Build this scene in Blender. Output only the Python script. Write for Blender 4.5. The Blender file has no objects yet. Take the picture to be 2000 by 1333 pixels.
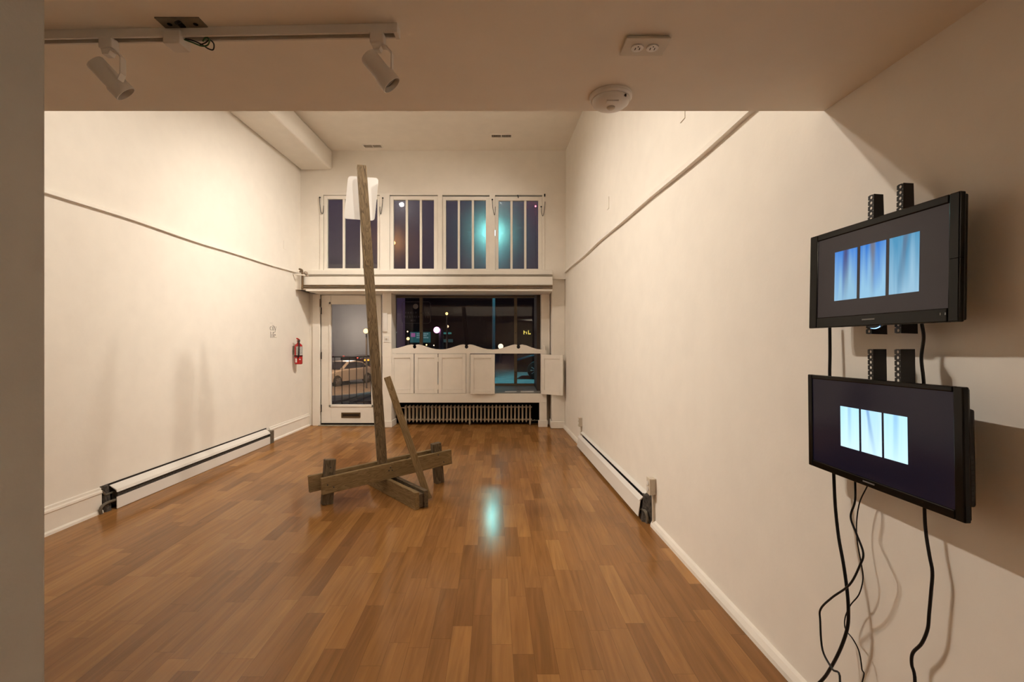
import bpy, bmesh, math, random
from mathutils import Vector, Matrix
random.seed(4)
PI = math.pi
S = bpy.context.scene
COL = S.collection

# ------------------------------------------------------------------ camera, world, exposure
F, CX, CY, H = 920.0, 1000.0, 666.5, 1.35
cam_d = bpy.data.cameras.new('camera'); cam = bpy.data.objects.new('camera', cam_d); COL.objects.link(cam)
cam.location = (0, 0, H); cam.rotation_euler = (PI/2, 0, 0)
cam_d.sensor_width = 36.0; cam_d.lens = 36.0*F/2000.0; cam_d.clip_start = 0.05; cam_d.clip_end = 400
S.camera = cam
S.view_settings.view_transform = 'Standard'; S.view_settings.look = 'None'
S.view_settings.gamma = 1; S.view_settings.use_curve_mapping = False
S.view_settings.exposure = 0.0
W = bpy.data.worlds.new('dusk_sky'); S.world = W; W.use_nodes = True
nt = W.node_tree; nt.nodes.clear()
tc = nt.nodes.new('ShaderNodeTexCoord'); sx = nt.nodes.new('ShaderNodeSeparateXYZ')
cr = nt.nodes.new('ShaderNodeValToRGB'); bg = nt.nodes.new('ShaderNodeBackground'); wo = nt.nodes.new('ShaderNodeOutputWorld')
nt.links.new(tc.outputs['Generated'], sx.inputs[0]); nt.links.new(sx.outputs['Z'], cr.inputs[0])
cr.color_ramp.elements[0].position = 0.0; cr.color_ramp.elements[0].color = (0.030, 0.016, 0.030, 1)
cr.color_ramp.elements[1].position = 0.35; cr.color_ramp.elements[1].color = (0.040, 0.028, 0.062, 1)
nt.links.new(cr.outputs[0], bg.inputs[0]); bg.inputs[1].default_value = 1.0
nt.links.new(bg.outputs[0], wo.inputs[0])

LAMP_COL = (1.0, 0.92, 0.82)
LAMP_W = {'R': 215.0, 'L': 255.0, 'F': 145.0}

# ------------------------------------------------------------------ geometry helpers
def P(px, py, Y):
    return Vector(((px-CX)*Y/F, Y, H-(py-CY)*Y/F))
WR0, WRK, WL = 1.225, -0.0555, -3.24
def wallR(Y): return WR0 + WRK*Y
def onR(px, py, g=0.0):
    Y = (WR0-g)/((px-CX)/F - WRK)
    return P(px, py, Y)
def onL(px, py, g=0.0):
    Y = (WL+g)*F/(px-CX)
    return P(px, py, Y)
def onFloor(px, py, z=0.0):
    Y = (H-z)*F/(py-CY); return P(px, py, Y)

class MB:
    def __init__(s): s.bm = bmesh.new()
    def box(s, x0, x1, y0, y1, z0, z1, M=None):
        vs = [s.bm.verts.new(v) for v in ((x0,y0,z0),(x1,y0,z0),(x1,y1,z0),(x0,y1,z0),(x0,y0,z1),(x1,y0,z1),(x1,y1,z1),(x0,y1,z1))]
        for f in ((0,3,2,1),(4,5,6,7),(0,1,5,4),(1,2,6,5),(2,3,7,6),(3,0,4,7)): s.bm.faces.new([vs[i] for i in f])
        if M is not None:
            for v in vs: v.co = M @ v.co
        return s
    def hexa(s, pts):       # 8 points: bottom 4 ccw, top 4 ccw
        vs = [s.bm.verts.new(p) for p in pts]
        for f in ((0,3,2,1),(4,5,6,7),(0,1,5,4),(1,2,6,5),(2,3,7,6),(3,0,4,7)): s.bm.faces.new([vs[i] for i in f])
        return s
    def quad(s, *pts):
        s.bm.faces.new([s.bm.verts.new(p) for p in pts]); return s
    def prism(s, poly, d, M=None):    # poly: list of 3D points, d: extrude vector
        a = [s.bm.verts.new(p) for p in poly]; b = [s.bm.verts.new(Vector(p)+Vector(d)) for p in poly]
        n = len(a)
        s.bm.faces.new(a); s.bm.faces.new(b[::-1])
        for i in range(n): s.bm.faces.new([a[i], b[i], b[(i+1)%n], a[(i+1)%n]][::-1])
        if M is not None:
            for v in a+b: v.co = M @ v.co
        return s
    def tube(s, pts, r, n=10, cap=True):
        pts = [Vector(p) for p in pts]; rings = []
        T0 = (pts[1]-pts[0]).normalized()
        up = Vector((0,0,1)) if abs(T0.z) < .9 else Vector((1,0,0))
        A = T0.cross(up).normalized()
        for i, p in enumerate(pts):
            T = (pts[min(i+1,len(pts)-1)]-pts[max(i-1,0)]).normalized()
            A = (A - T*A.dot(T)).normalized(); B = T.cross(A)
            rr = r[i] if isinstance(r, (list, tuple)) else r
            rings.append([s.bm.verts.new(p+(A*math.cos(2*PI*k/n)+B*math.sin(2*PI*k/n))*rr) for k in range(n)])
        for a, b in zip(rings, rings[1:]):
            for k in range(n): s.bm.faces.new([a[k], a[(k+1)%n], b[(k+1)%n], b[k]])
        if cap: s.bm.faces.new(rings[0][::-1]); s.bm.faces.new(rings[-1])
        return s
    def lathe(s, prof, n=32, M=None, cap=True):   # prof: (r, z) list
        rings = []; allv = []
        for r, z in prof:
            ring = [s.bm.verts.new((r*math.cos(2*PI*k/n), r*math.sin(2*PI*k/n), z)) for k in range(n)]
            rings.append(ring); allv += ring
        for a, b in zip(rings, rings[1:]):
            for k in range(n): s.bm.faces.new([a[k], a[(k+1)%n], b[(k+1)%n], b[k]])
        if cap: s.bm.faces.new(rings[0][::-1]); s.bm.faces.new(rings[-1])
        if M is not None:
            for v in allv: v.co = M @ v.co
        return s
    def ball(s, c, r, n=16):
        M = Matrix.Translation(Vector(c)) @ Matrix.Scale(r, 4)
        bmesh.ops.create_uvsphere(s.bm, u_segments=n, v_segments=n//2, radius=1.0, matrix=M); return s
    def plate(s, w, h, n, r, t, M):   # perforated plate, centred in x, from z=0 to h, thickness t in y
        ch = h/n; seg = 12; vs = []
        for i in range(n):
            cz = (i+.5)*ch
            for y, flip in ((0, False), (t, True)):
                inner = []; outer = []
                for k in range(seg):
                    a = 2*PI*k/seg; c, q = math.cos(a), math.sin(a)
                    inner.append(s.bm.verts.new((r*c, y, cz+r*q)))
                    m = max(abs(c)/(w/2), abs(q)/(ch/2))
                    outer.append(s.bm.verts.new((c/m, y, cz+q/m)))
                vs += inner+outer
                for k in range(seg):
                    f = [inner[k], outer[k], outer[(k+1)%seg], inner[(k+1)%seg]]
                    s.bm.faces.new(f[::-1] if flip else f)
                if flip:
                    for k in range(seg): s.bm.faces.new([prev[k], prev[(k+1)%seg], inner[(k+1)%seg], inner[k]])
                prev = inner
        for v in vs: v.co = M @ v.co
        return s
    def build(s, name, mat, parent=None, bevel=0, smooth=False, seg=2, world=False):
        bmesh.ops.recalc_face_normals(s.bm, faces=s.bm.faces)
        me = bpy.data.meshes.new(name); s.bm.to_mesh(me); s.bm.free()
        o = bpy.data.objects.new(name, me); COL.objects.link(o)
        for m in (mat if isinstance(mat, (list, tuple)) else [mat]): me.materials.append(m)
        if smooth:
            for p in me.polygons: p.use_smooth = True
            md = o.modifiers.new('split', 'EDGE_SPLIT'); md.split_angle = math.radians(40)
        if bevel:
            md = o.modifiers.new('bevel', 'BEVEL'); md.width = bevel; md.segments = seg; md.limit_method = 'ANGLE'; md.angle_limit = math.radians(40)
        if parent is not None:
            o.parent = parent
        return o

def thing(name, label, cat, loc=(0,0,0), group=None, M=None):
    o = bpy.data.objects.new(name, None); COL.objects.link(o); o.empty_display_size = .1
    if M is not None: o.matrix_world = M
    else: o.location = loc
    o['label'] = label; o['category'] = cat
    if group: o['group'] = group
    return o
def tag(o, label, cat, group=None):
    o['label'] = label; o['category'] = cat
    if group: o['group'] = group
    return o
def struct(o, label=None):
    o['kind'] = 'structure'
    if label: o['label'] = label
    return o
def inv(root):        # matrix to write world-space mesh points into a child of root
    bpy.context.view_layer.update(); return root.matrix_world.inverted()
def xf(mb, M):
    for v in mb.bm.verts: v.co = M @ v.co
    return mb
def smoothpath(pts, k=8):
    pts = [Vector(p) for p in pts]; q = [pts[0]*2-pts[1]]+pts+[pts[-1]*2-pts[-2]]; out = []
    for i in range(1, len(q)-2):
        a, b, c, d = q[i-1], q[i], q[i+1], q[i+2]
        for j in range(k):
            t = j/k
            out.append(.5*((2*b)+(-a+c)*t+(2*a-5*b+4*c-d)*t*t+(-a+3*b-3*c+d)*t*t*t))
    out.append(pts[-1]); return out

# ------------------------------------------------------------------ materials
def mat(name, col, rough=.5, metal=0, bump=0, bscale=40, var=0, spec=.5, coat=0, emit=None, estr=0, vscale=6):
    m = bpy.data.materials.new(name); m.use_nodes = True; t = m.node_tree; b = t.nodes['Principled BSDF']
    b.inputs['Base Color'].default_value = (*col, 1); b.inputs['Roughness'].default_value = rough
    b.inputs['Metallic'].default_value = metal; b.inputs['Specular IOR Level'].default_value = spec
    b.inputs['Coat Weight'].default_value = coat
    if emit: b.inputs['Emission Color'].default_value = (*emit, 1); b.inputs['Emission Strength'].default_value = estr
    tc = t.nodes.new('ShaderNodeTexCoord')
    if var:
        n = t.nodes.new('ShaderNodeTexNoise'); n.inputs['Scale'].default_value = vscale; n.inputs['Detail'].default_value = 5
        t.links.new(tc.outputs['Object'], n.inputs['Vector'])
        mr = t.nodes.new('ShaderNodeMapRange'); mr.inputs[1].default_value = .3; mr.inputs[2].default_value = .7
        mr.inputs[3].default_value = 1-var; mr.inputs[4].default_value = 1+var
        t.links.new(n.outputs['Fac'], mr.inputs[0])
        vm = t.nodes.new('ShaderNodeVectorMath'); vm.operation = 'SCALE'; vm.inputs[0].default_value = col
        t.links.new(mr.outputs[0], vm.inputs['Scale']); t.links.new(vm.outputs[0], b.inputs['Base Color'])
    if bump:
        n = t.nodes.new('ShaderNodeTexNoise'); n.inputs['Scale'].default_value = bscale; n.inputs['Detail'].default_value = 4
        t.links.new(tc.outputs['Object'], n.inputs['Vector'])
        bp = t.nodes.new('ShaderNodeBump'); bp.inputs['Strength'].default_value = bump; bp.inputs['Distance'].default_value = .004
        t.links.new(n.outputs['Fac'], bp.inputs['Height']); t.links.new(bp.outputs[0], b.inputs['Normal'])
    return m
def emis(name, col, st):
    m = bpy.data.materials.new(name); m.use_nodes = True; t = m.node_tree; t.nodes.clear()
    e = t.nodes.new('ShaderNodeEmission'); o = t.nodes.new('ShaderNodeOutputMaterial')
    e.inputs[0].default_value = (*col, 1); e.inputs[1].default_value = st; t.links.new(e.outputs[0], o.inputs[0]); return m

M_wall = mat('white_wall_paint', (.88, .82, .73), .65, bump=.25, bscale=22, var=.02, spec=.25)
M_ceil = mat('ceiling_paint', (.86, .79, .69), .8, bump=.12, bscale=14, var=.02, spec=.15)
M_trim = mat('white_gloss_trim', (.87, .81, .72), .45, bump=.1, bscale=30, var=.03, spec=.4)
M_pillar = mat('pillar_plaster', (.44, .41, .36), .75, bump=.5, bscale=45, var=.05, spec=.2)
M_white = mat('white_enamel', (.80, .76, .70), .35, bump=.03)
M_plate = mat('beige_plastic', (.62, .54, .43), .4)
M_black = mat('black_plastic', (.005, .0045, .004), .35, spec=.3)
M_gloss = mat('gloss_black_bezel', (.003, .0025, .002), .14, spec=.22)
M_cable = mat('black_cable_rubber', (.006, .005, .005), .42, spec=.3)
M_steel = mat('dark_steel', (.012, .010, .009), .4, spec=.4)
M_galv = mat('galvanised_steel', (.20, .18, .14), .5, metal=.6, var=.2, vscale=30)
M_brown = mat('brown_painted_pipe', (.13, .075, .03), .45, var=.35, vscale=12)
M_grey = mat('grey_pipe', (.33, .27, .20), .5, var=.1)
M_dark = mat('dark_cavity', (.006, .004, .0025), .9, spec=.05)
M_soot = mat('dirty_metal_innards', (.05, .042, .034), .7, var=.8, vscale=60, bump=.6, bscale=80)
M_rad = mat('radiator_paint', (.50, .42, .31), .4, var=.05)
M_red = mat('red_enamel', (.42, .012, .012), .25, coat=.4)
M_label = mat('grey_label_print', (.45, .43, .40), .5, var=.5, vscale=90)
M_brass = mat('aged_brass', (.13, .085, .04), .4, metal=.5, var=.2)
M_paper = mat('white_paper', (.72, .68, .62), .7)
M_sign = mat('white_sign_panel', (.90, .87, .83), .35)
M_green = mat('green_wire', (.02, .09, .02), .4)
M_letter = mat('grey_vinyl_lettering', (.10, .08, .06), .6)
M_tan = mat('tan_mullion', (.26, .20, .13), .5, var=.1)
M_lampoff = mat('lamp_white_housing', (.66, .60, .53), .45)

def glass(name, refl=1.0, tint=(1, 1, 1)):
    m = bpy.data.materials.new(name); m.use_nodes = True; t = m.node_tree; t.nodes.clear()
    o = t.nodes.new('ShaderNodeOutputMaterial'); mx = t.nodes.new('ShaderNodeMixShader')
    tr = t.nodes.new('ShaderNodeBsdfTransparent'); tr.inputs[0].default_value = (*tint, 1)
    g = t.nodes.new('ShaderNodeBsdfGlossy'); g.inputs['Roughness'].default_value = 0.0
    fr = t.nodes.new('ShaderNodeFresnel'); fr.inputs[0].default_value = 1.5
    ml = t.nodes.new('ShaderNodeMath'); ml.operation = 'MULTIPLY'; ml.inputs[1].default_value = refl
    t.links.new(fr.outputs[0], ml.inputs[0]); t.links.new(ml.outputs[0], mx.inputs[0])
    t.links.new(tr.outputs[0], mx.inputs[1]); t.links.new(g.outputs[0], mx.inputs[2]); t.links.new(mx.outputs[0], o.inputs[0])
    return m
M_glass = glass('shop_window_glass', 1.6, (.9, .9, .92))
def hazy(name, haze, rough):     # dusty pane: part clear, part scattering; closed thin box
    m = bpy.data.materials.new(name); m.use_nodes = True; t = m.node_tree; t.nodes.clear()
    o = t.nodes.new('ShaderNodeOutputMaterial'); mx = t.nodes.new('ShaderNodeMixShader'); mx.inputs[0].default_value = haze
    a = t.nodes.new('ShaderNodeBsdfPrincipled'); a.inputs['Transmission Weight'].default_value = 1; a.inputs['Roughness'].default_value = .015; a.inputs['IOR'].default_value = 1.45
    b = t.nodes.new('ShaderNodeBsdfPrincipled'); b.inputs['Transmission Weight'].default_value = 1; b.inputs['Roughness'].default_value = rough; b.inputs['IOR'].default_value = 1.45
    t.links.new(a.outputs[0], mx.inputs[1]); t.links.new(b.outputs[0], mx.inputs[2]); t.links.new(mx.outputs[0], o.inputs[0])
    return m
M_haze = hazy('dusty_transom_glass', .40, .27)

def wood(name, c1, c2, gscale=1.0):    # grain runs along local X
    m = bpy.data.materials.new(name); m.use_nodes = True; t = m.node_tree; b = t.nodes['Principled BSDF']
    tc = t.nodes.new('ShaderNodeTexCoord'); mp = t.nodes.new('ShaderNodeMapping')
    mp.inputs['Scale'].default_value = (1.1*gscale, 9, 9)
    oi = t.nodes.new('ShaderNodeObjectInfo'); cb = t.nodes.new('ShaderNodeCombineXYZ')
    ms = t.nodes.new('ShaderNodeMath'); ms.operation = 'MULTIPLY'; ms.inputs[1].default_value = 37
    t.links.new(oi.outputs['Random'], ms.inputs[0])
    for i in range(3): t.links.new(ms.outputs[0], cb.inputs[i])
    t.links.new(tc.outputs['Object'], mp.inputs['Vector'])
    ad = t.nodes.new('ShaderNodeVectorMath'); t.links.new(mp.outputs[0], ad.inputs[0]); t.links.new(cb.outputs[0], ad.inputs[1])
    n1 = t.nodes.new('ShaderNodeTexNoise'); n1.inputs['Scale'].default_value = 1.6; n1.inputs['Detail'].default_value = 3; n1.inputs['Distortion'].default_value = .6
    t.links.new(ad.outputs[0], n1.inputs['Vector'])
    mm = t.nodes.new('ShaderNodeMath'); mm.operation = 'MULTIPLY'; mm.inputs[1].default_value = 15.0
    t.links.new(n1.outputs['Fac'], mm.inputs[0])
    fr = t.nodes.new('ShaderNodeMath'); fr.operation = 'FRACT'; t.links.new(mm.outputs[0], fr.inputs[0])
    n2 = t.nodes.new('ShaderNodeTexNoise'); n2.inputs['Scale'].default_value = 14; n2.inputs['Detail'].default_value = 6
    t.links.new(ad.outputs[0], n2.inputs['Vector'])
    mx = t.nodes.new('ShaderNodeMath'); mx.operation = 'MULTIPLY'; t.links.new(fr.outputs[0], mx.inputs[0]); t.links.new(n2.outputs['Fac'], mx.inputs[1])
    cr = t.nodes.new('ShaderNodeValToRGB'); cr.color_ramp.elements[0].position = 0.05; cr.color_ramp.elements[0].color = (*c1, 1)
    cr.color_ramp.elements[1].position = .5; cr.color_ramp.elements[1].color = (*c2, 1)
    t.links.new(mx.outputs[0], cr.inputs[0])
    # knots
    vo = t.nodes.new('ShaderNodeTexVoronoi'); vo.inputs['Scale'].default_value = 3.2; mp2 = t.nodes.new('ShaderNodeMapping'); mp2.inputs['Scale'].default_value = (.9, 2.2, 2.2)
    t.links.new(tc.outputs['Object'], mp2.inputs['Vector']); ad2 = t.nodes.new('ShaderNodeVectorMath')
    t.links.new(mp2.outputs[0], ad2.inputs[0]); t.links.new(cb.outputs[0], ad2.inputs[1]); t.links.new(ad2.outputs[0], vo.inputs['Vector'])
    kr = t.nodes.new('ShaderNodeMapRange'); kr.inputs[1].default_value = .02; kr.inputs[2].default_value = .075; kr.inputs[3].default_value = .25; kr.inputs[4].default_value = 1
    t.links.new(vo.outputs['Distance'], kr.inputs[0])
    sc = t.nodes.new('ShaderNodeVectorMath'); sc.operation = 'SCALE'; t.links.new(cr.outputs[0], sc.inputs[0]); t.links.new(kr.outputs[0], sc.inputs['Scale'])
    t.links.new(sc.outputs[0], b.inputs['Base Color']); b.inputs['Roughness'].default_value = .75; b.inputs['Specular IOR Level'].default_value = .25
    bp = t.nodes.new('ShaderNodeBump'); bp.inputs['Strength'].default_value = .5; bp.inputs['Distance'].default_value = .003
    t.links.new(mx.outputs[0], bp.inputs['Height']); t.links.new(bp.outputs[0], b.inputs['Normal'])
    return m
M_post = wood('weathered_post_wood', (.215, .148, .078), (.088, .058, .030))
M_beam = wood('weathered_board_wood', (.28, .19, .09), (.17, .108, .045))
M_leg = wood('grey_weathered_wood', (.17, .125, .075), (.07, .048, .027))

def floor_mat():
    m = bpy.data.materials.new('laminate_plank_floor'); m.use_nodes = True; t = m.node_tree; b = t.nodes['Principled BSDF']
    N = t.nodes.new; L = t.links.new
    def math_(op, a, bb=None):
        n = N('ShaderNodeMath'); n.operation = op
        for i, v in enumerate((a, bb)):
            if v is None: continue
            if isinstance(v, (int, float)): n.inputs[i].default_value = v
            else: L(v, n.inputs[i])
        return n.outputs[0]
    tc = N('ShaderNodeTexCoord'); sp = N('ShaderNodeSeparateXYZ'); L(tc.outputs['Object'], sp.inputs[0])
    x = math_('ADD', sp.outputs['X'], math_('MULTIPLY', sp.outputs['Y'], .0435)); y = sp.outputs['Y']
    u = math_('DIVIDE', x, .0915); row = math_('FLOOR', u)
    w1 = N('ShaderNodeTexWhiteNoise'); w1.noise_dimensions = '1D'; L(row, w1.inputs['W'])
    ln = math_('ADD', math_('MULTIPLY', w1.outputs['Value'], .28), .42)
    v = math_('ADD', math_('DIVIDE', y, ln), math_('MULTIPLY', w1.outputs['Value'], 91.7))
    colu = math_('FLOOR', v)
    cb = N('ShaderNodeCombineXYZ'); L(row, cb.inputs[0]); L(colu, cb.inputs[1])
    w2 = N('ShaderNodeTexWhiteNoise'); w2.noise_dimensions = '3D'; L(cb.outputs[0], w2.inputs['Vector'])
    cr = N('ShaderNodeValToRGB'); e = cr.color_ramp.elements
    e[0].position = 0; e[0].color = (.25, .112, .034, 1); e[1].position = 1; e[1].color = (.40, .195, .062, 1)
    k = e.new(.22); k.color = (.30, .137, .042, 1); k = e.new(.6); k.color = (.34, .158, .049, 1)
    L(w2.outputs['Value'], cr.inputs[0])
    # grain
    mp = N('ShaderNodeMapping'); mp.inputs['Scale'].default_value = (26, 1.6, 1); L(tc.outputs['Object'], mp.inputs['Vector'])
    ad = N('ShaderNodeVectorMath'); L(mp.outputs[0], ad.inputs[0])
    sc2 = N('ShaderNodeVectorMath'); sc2.operation = 'SCALE'; sc2.inputs['Scale'].default_value = 19; L(w2.outputs['Color'], sc2.inputs[0]); L(sc2.outputs[0], ad.inputs[1])
    ns = N('ShaderNodeTexNoise'); ns.inputs['Scale'].default_value = 1.4; ns.inputs['Detail'].default_value = 6; ns.inputs['Distortion'].default_value = .8; L(ad.outputs[0], ns.inputs['Vector'])
    mr = N('ShaderNodeMapRange'); mr.inputs[1].default_value = .3; mr.inputs[2].default_value = .7; mr.inputs[3].default_value = .82; mr.inputs[4].default_value = 1.14; L(ns.outputs['Fac'], mr.inputs[0])
    # seams
    fu = math_('FRACT', u); su = math_('GREATER_THAN', math_('MULTIPLY', math_('MINIMUM', fu, math_('SUBTRACT', 1.0, fu)), .0915), .0008)
    fv = math_('FRACT', v); sv = math_('GREATER_THAN', math_('MULTIPLY', math_('MINIMUM', fv, math_('SUBTRACT', 1.0, fv)), ln), .0010)
    seam = math_('ADD', math_('MULTIPLY', math_('MULTIPLY', su, sv), .35), .65)
    fac = math_('MULTIPLY', mr.outputs[0], seam)
    sc = N('ShaderNodeVectorMath'); sc.operation = 'SCALE'; L(cr.outputs[0], sc.inputs[0]); L(fac, sc.inputs['Scale'])
    L(sc.outputs[0], b.inputs['Base Color'])
    n3 = N('ShaderNodeTexNoise'); n3.inputs['Scale'].default_value = 3; n3.inputs['Detail'].default_value = 3; L(tc.outputs['Object'], n3.inputs['Vector'])
    r = N('ShaderNodeMapRange'); r.inputs[1].default_value = .3; r.inputs[2].default_value = .7; r.inputs[3].default_value = .14; r.inputs[4].default_value = .19; L(n3.outputs['Fac'], r.inputs[0])
    b.inputs['Roughness'].default_value = .6; b.inputs['Specular IOR Level'].default_value = 0
    gl = N('ShaderNodeBsdfGlossy'); L(r.outputs[0], gl.inputs['Roughness']); fz = N('ShaderNodeFresnel'); fz.inputs[0].default_value = 1.45
    mixs = N('ShaderNodeMixShader'); L(math_('MINIMUM', fz.outputs[0], .20), mixs.inputs[0]); L(b.outputs[0], mixs.inputs[1]); L(gl.outputs[0], mixs.inputs[2])
    L(mixs.outputs[0], t.nodes['Material Output'].inputs['Surface'])
    return m
M_floor = floor_mat()

# ------------------------------------------------------------------ the room shell
YF, ZC, ZL, YL = 7.22, 4.27, 2.183, 1.705       # front wall, high ceiling, low ceiling, edge of low ceiling
YB = -3.2
struct(MB().box(-3.5, 1.7, YB-.1, 7.75, -.1, 0).build('floor', M_floor))
struct(MB().box(WL-.15, WL, YB, 7.72, 0, ZC+.1).build('wall_left', M_wall))
struct(MB().hexa([(wallR(YB), YB, 0), (wallR(YB)+.15, YB, 0), (wallR(7.75)+.15, 7.75, 0), (wallR(7.75), 7.75, 0),
                  (wallR(YB), YB, ZC+.1), (wallR(YB)+.15, YB, ZC+.1), (wallR(7.75)+.15, 7.75, ZC+.1), (wallR(7.75), 7.75, ZC+.1)]).build('wall_right', M_wall))
struct(MB().box(-3.39, 1.6, YB-.1, YB, 0, ZL).build('wall_back', M_wall))
struct(MB().box(-3.39, 1.35, 1.4, 7.5, ZC, ZC+.12).build('ceiling', M_ceil))
c = MB(); c.box(WL, 1.55, YB, YL, ZL, ZL+.25)
struct(c.build('ceiling_low', M_ceil))
struct(MB().box(WL, 1.2, 1.60, YL, ZL+.25, ZC).build('wall_gallery', M_wall))
struct(MB().box(-1.55, -.895, .78, .905, 0, ZL).build('wall_partition', M_pillar, bevel=.006), 'grey plaster end of the partition wall')
struct(MB().box(WL, -2.755, 1.705, YF, 3.97, ZC).build('ceiling_bulkhead', M_wall, bevel=.03, seg=4))

# front wall with the transom openings
TW = [(631, 743, 381, 532, 639.2, 736.8, 388.8, 524.3, (670.8, 705.2)),
      (760, 856, 382, 532, 768.4, 847.4, 390.3, 525.0, (794.1, 821.6)),
      (863, 957, 383, 532, 870.9, 948.9, 391.0, 525.0, (896.0, 923.4)),
      (966, 1060, 383, 532, 973.5, 1051.3, 391.7, 525.3, (999.0, 1026.0))]
def X_(px, Y): return (px-CX)*Y/F
def Z_(py, Y): return H-(py-CY)*Y/F
zt, zb = Z_(381, YF), Z_(530, YF)
w = MB(); w.box(WL, wallR(YF), YF, YF+.14, zt, ZC)
xs = [WL] + [X_(v, YF) for t in TW for v in t[:2]] + [wallR(YF)]
for i in range(0, len(xs), 2): w.box(xs[i], xs[i+1], YF, YF+.14, zb, zt)
w.box(WL, wallR(YF), YF, YF+.14, 2.3, zb)
struct(w.build('wall_front', M_wall))
# casing strips round the transoms
w = MB()
w.box(X_(625, YF), X_(1064, YF), YF-.012, YF, zt-.005, zt+.03)
for a, b in ((625, 632), (742, 761), (855, 864), (956, 967), (1059, 1064)):
    w.box(X_(a, YF), X_(b, YF), YF-.012, YF, zb, zt)
struct(w.build('trim_1', M_trim, bevel=.003))
for i, (x0, x1, y0, y1, gx0, gx1, gy0, gy1, mu) in enumerate(TW):
    w = MB(); Y0, Y1 = YF+.005, YF+.06
    a, b, c_, d = X_(x0+1, YF), X_(x1-1, YF), X_(gx0, YF), X_(gx1, YF)
    e, f, g, h = Z_(y1, YF), Z_(y0+1, YF), Z_(gy1, YF), Z_(gy0, YF)
    w.box(a, c_, Y0, Y1, e, f); w.box(d, b, Y0, Y1, e, f); w.box(c_, d, Y0, Y1, e, g); w.box(c_, d, Y0, Y1, h, f)
    for m_ in mu: w.box(X_(m_-2.2, YF), X_(m_+2.2, YF), Y0+.006, Y1-.006, g, h)
    fr = struct(w.build('window_%d' % (i+1), M_trim, bevel=.003), 'white-framed transom window %s' % ('behind the white sign panel', 'with an orange street glow', 'with a teal glow on its right pane', 'at the right, wire stay on each side')[i])
    pn = MB().box(c_-.004, d+.004, YF+.03, YF+.034, g-.004, h+.004).build('window_pane', M_haze, fr)
# small eye screws at the top corners of the casings and tiny hook of window four
# ledge, beam and mouldings across the shop front
xb0, xb1 = X_(594, 7.02), X_(1079.5, 7.02)
w = MB(); w.box(X_(602, 7.12), X_(1079, 7.12), 7.10, 7.30, Z_(537, 7.12), Z_(528, 7.12))
struct(w.build('trim_2', M_trim, bevel=.005))
w = MB(); w.box(xb0, xb1, 7.02, 7.55, Z_(557, 7.02), Z_(541, 7.02)); w.box(xb0, xb1, 7.06, 7.55, Z_(564, 7.06), Z_(556, 7.06))
w.box(X_(597, 7.03), X_(1079, 7.03), 7.03, 7.60, Z_(569, 7.03), Z_(563, 7.03)); w.box(xb0+.05, xb1, 7.1, 7.6, Z_(541, 7.02)-.01, Z_(536, 7.02))
w.box(WL, X_(588, 7.02), 7.04, 7.55, Z_(566, 7.04), Z_(534, 7.04))
w.box(WL, xb0+.03, 7.09, 7.55, Z_(566, 7.04), Z_(536, 7.04))
struct(w.build('trim_3', M_trim, bevel=.005))
def pipe(name, pts, r, m_, label, cat='pipe', group=None, smooth=True):
    return tag(MB().tube(pts, r, 12).build(name, m_, smooth=smooth), label, cat, group)
pipe('conduit_pipe', [P(597, 539, 7.06), P(1079, 539, 7.06)], .011, M_grey, 'thin grey pipe running under the transom windows')
pipe('heating_pipe', [P(592, 558.3, 7.0), P(1079, 559.5, 7.0)], .011, M_brown, 'upper of two brown pipes above door and shop window')
pipe('heating_pipe', [P(592, 562.3, 7.02), P(1079, 563, 7.02)], .009, M_brown, 'lower of two brown pipes above door and shop window')
pipe('riser_pipe', smoothpath([P(590.5, 566, 6.99), P(590.5, 545, 6.99), P(590.5, 533, 6.99), P(589.5, 528, 7.0), P(585, 526, 7.03)], 5), .015, M_brown, 'short vertical brown pipe with hooked top in left corner')
pipe('hanging_rod', [P(573.5, 536, 6.964), P(596, 538, 6.964)], .010, M_trim, 'short white rod crossing the hooked brown pipe')
# loose plaster lumps behind the hooked pipe
w = MB(); w.ball(P(597, 534, 7.05), .03, 10); w.ball(P(587, 531, 7.03), .02, 10); w.ball(P(600, 539.5, 7.04), .018, 10)
struct(w.build('trim_4', mat('broken_plaster', (.42, .33, .25), .9, var=.5, vscale=50, bump=1, bscale=60), smooth=True))

# lower front: jamb, door, post
YD = 7.55
zlow = Z_(569, 7.1)
w = MB(); w.box(WL, X_(627, YD), YD-.02, YD+.15, 0, 2.17); w.box(X_(627, YD), X_(748, YD), YD, YD+.15, Z_(576, YD), 2.17)
w.box(X_(613, YD), X_(627, YD), YD-.05, YD, 0, 2.14)
w.box(X_(613, YD), X_(748, YD), YD-.05, YD, Z_(576, YD), 2.15)
struct(w.build('trim_5', M_trim, bevel=.004), 'white door casing')
dr = MB(); yd0, yd1 = YD-.01, YD+.035
X0, X1, G0, G1 = X_(628, YD), X_(744.8, YD), X_(647, YD), X_(726, YD)
Zt, Zb, GT, GB = Z_(577, YD), Z_(827, YD), Z_(595, YD), Z_(790.7, YD)
dr.box(X0, G0, yd0, yd1, Zb, Zt); dr.box(G1, X1, yd0, yd1, Zb, Zt); dr.box(G0, G1, yd0, yd1, Zb, GB); dr.box(G0, G1, yd0, yd1, GT, Zt)
door = struct(dr.build('door_1', M_trim, bevel=.004), 'white glazed shop door')
w = MB()
for a, b, c_, d in ((643.5, 647, 591, 795), (726, 729.5, 591, 795)): w.box(X_(a, YD), X_(b, YD), yd0-.012, yd0, Z_(d, YD), Z_(c_, YD))
for c_, d in ((591, 594.6), (791, 795)): w.box(X_(643.5, YD), X_(729.5, YD), yd0-.012, yd0, Z_(d, YD), Z_(c_, YD))
w.build('glazing_bead', M_trim, door, bevel=.003)
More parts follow.
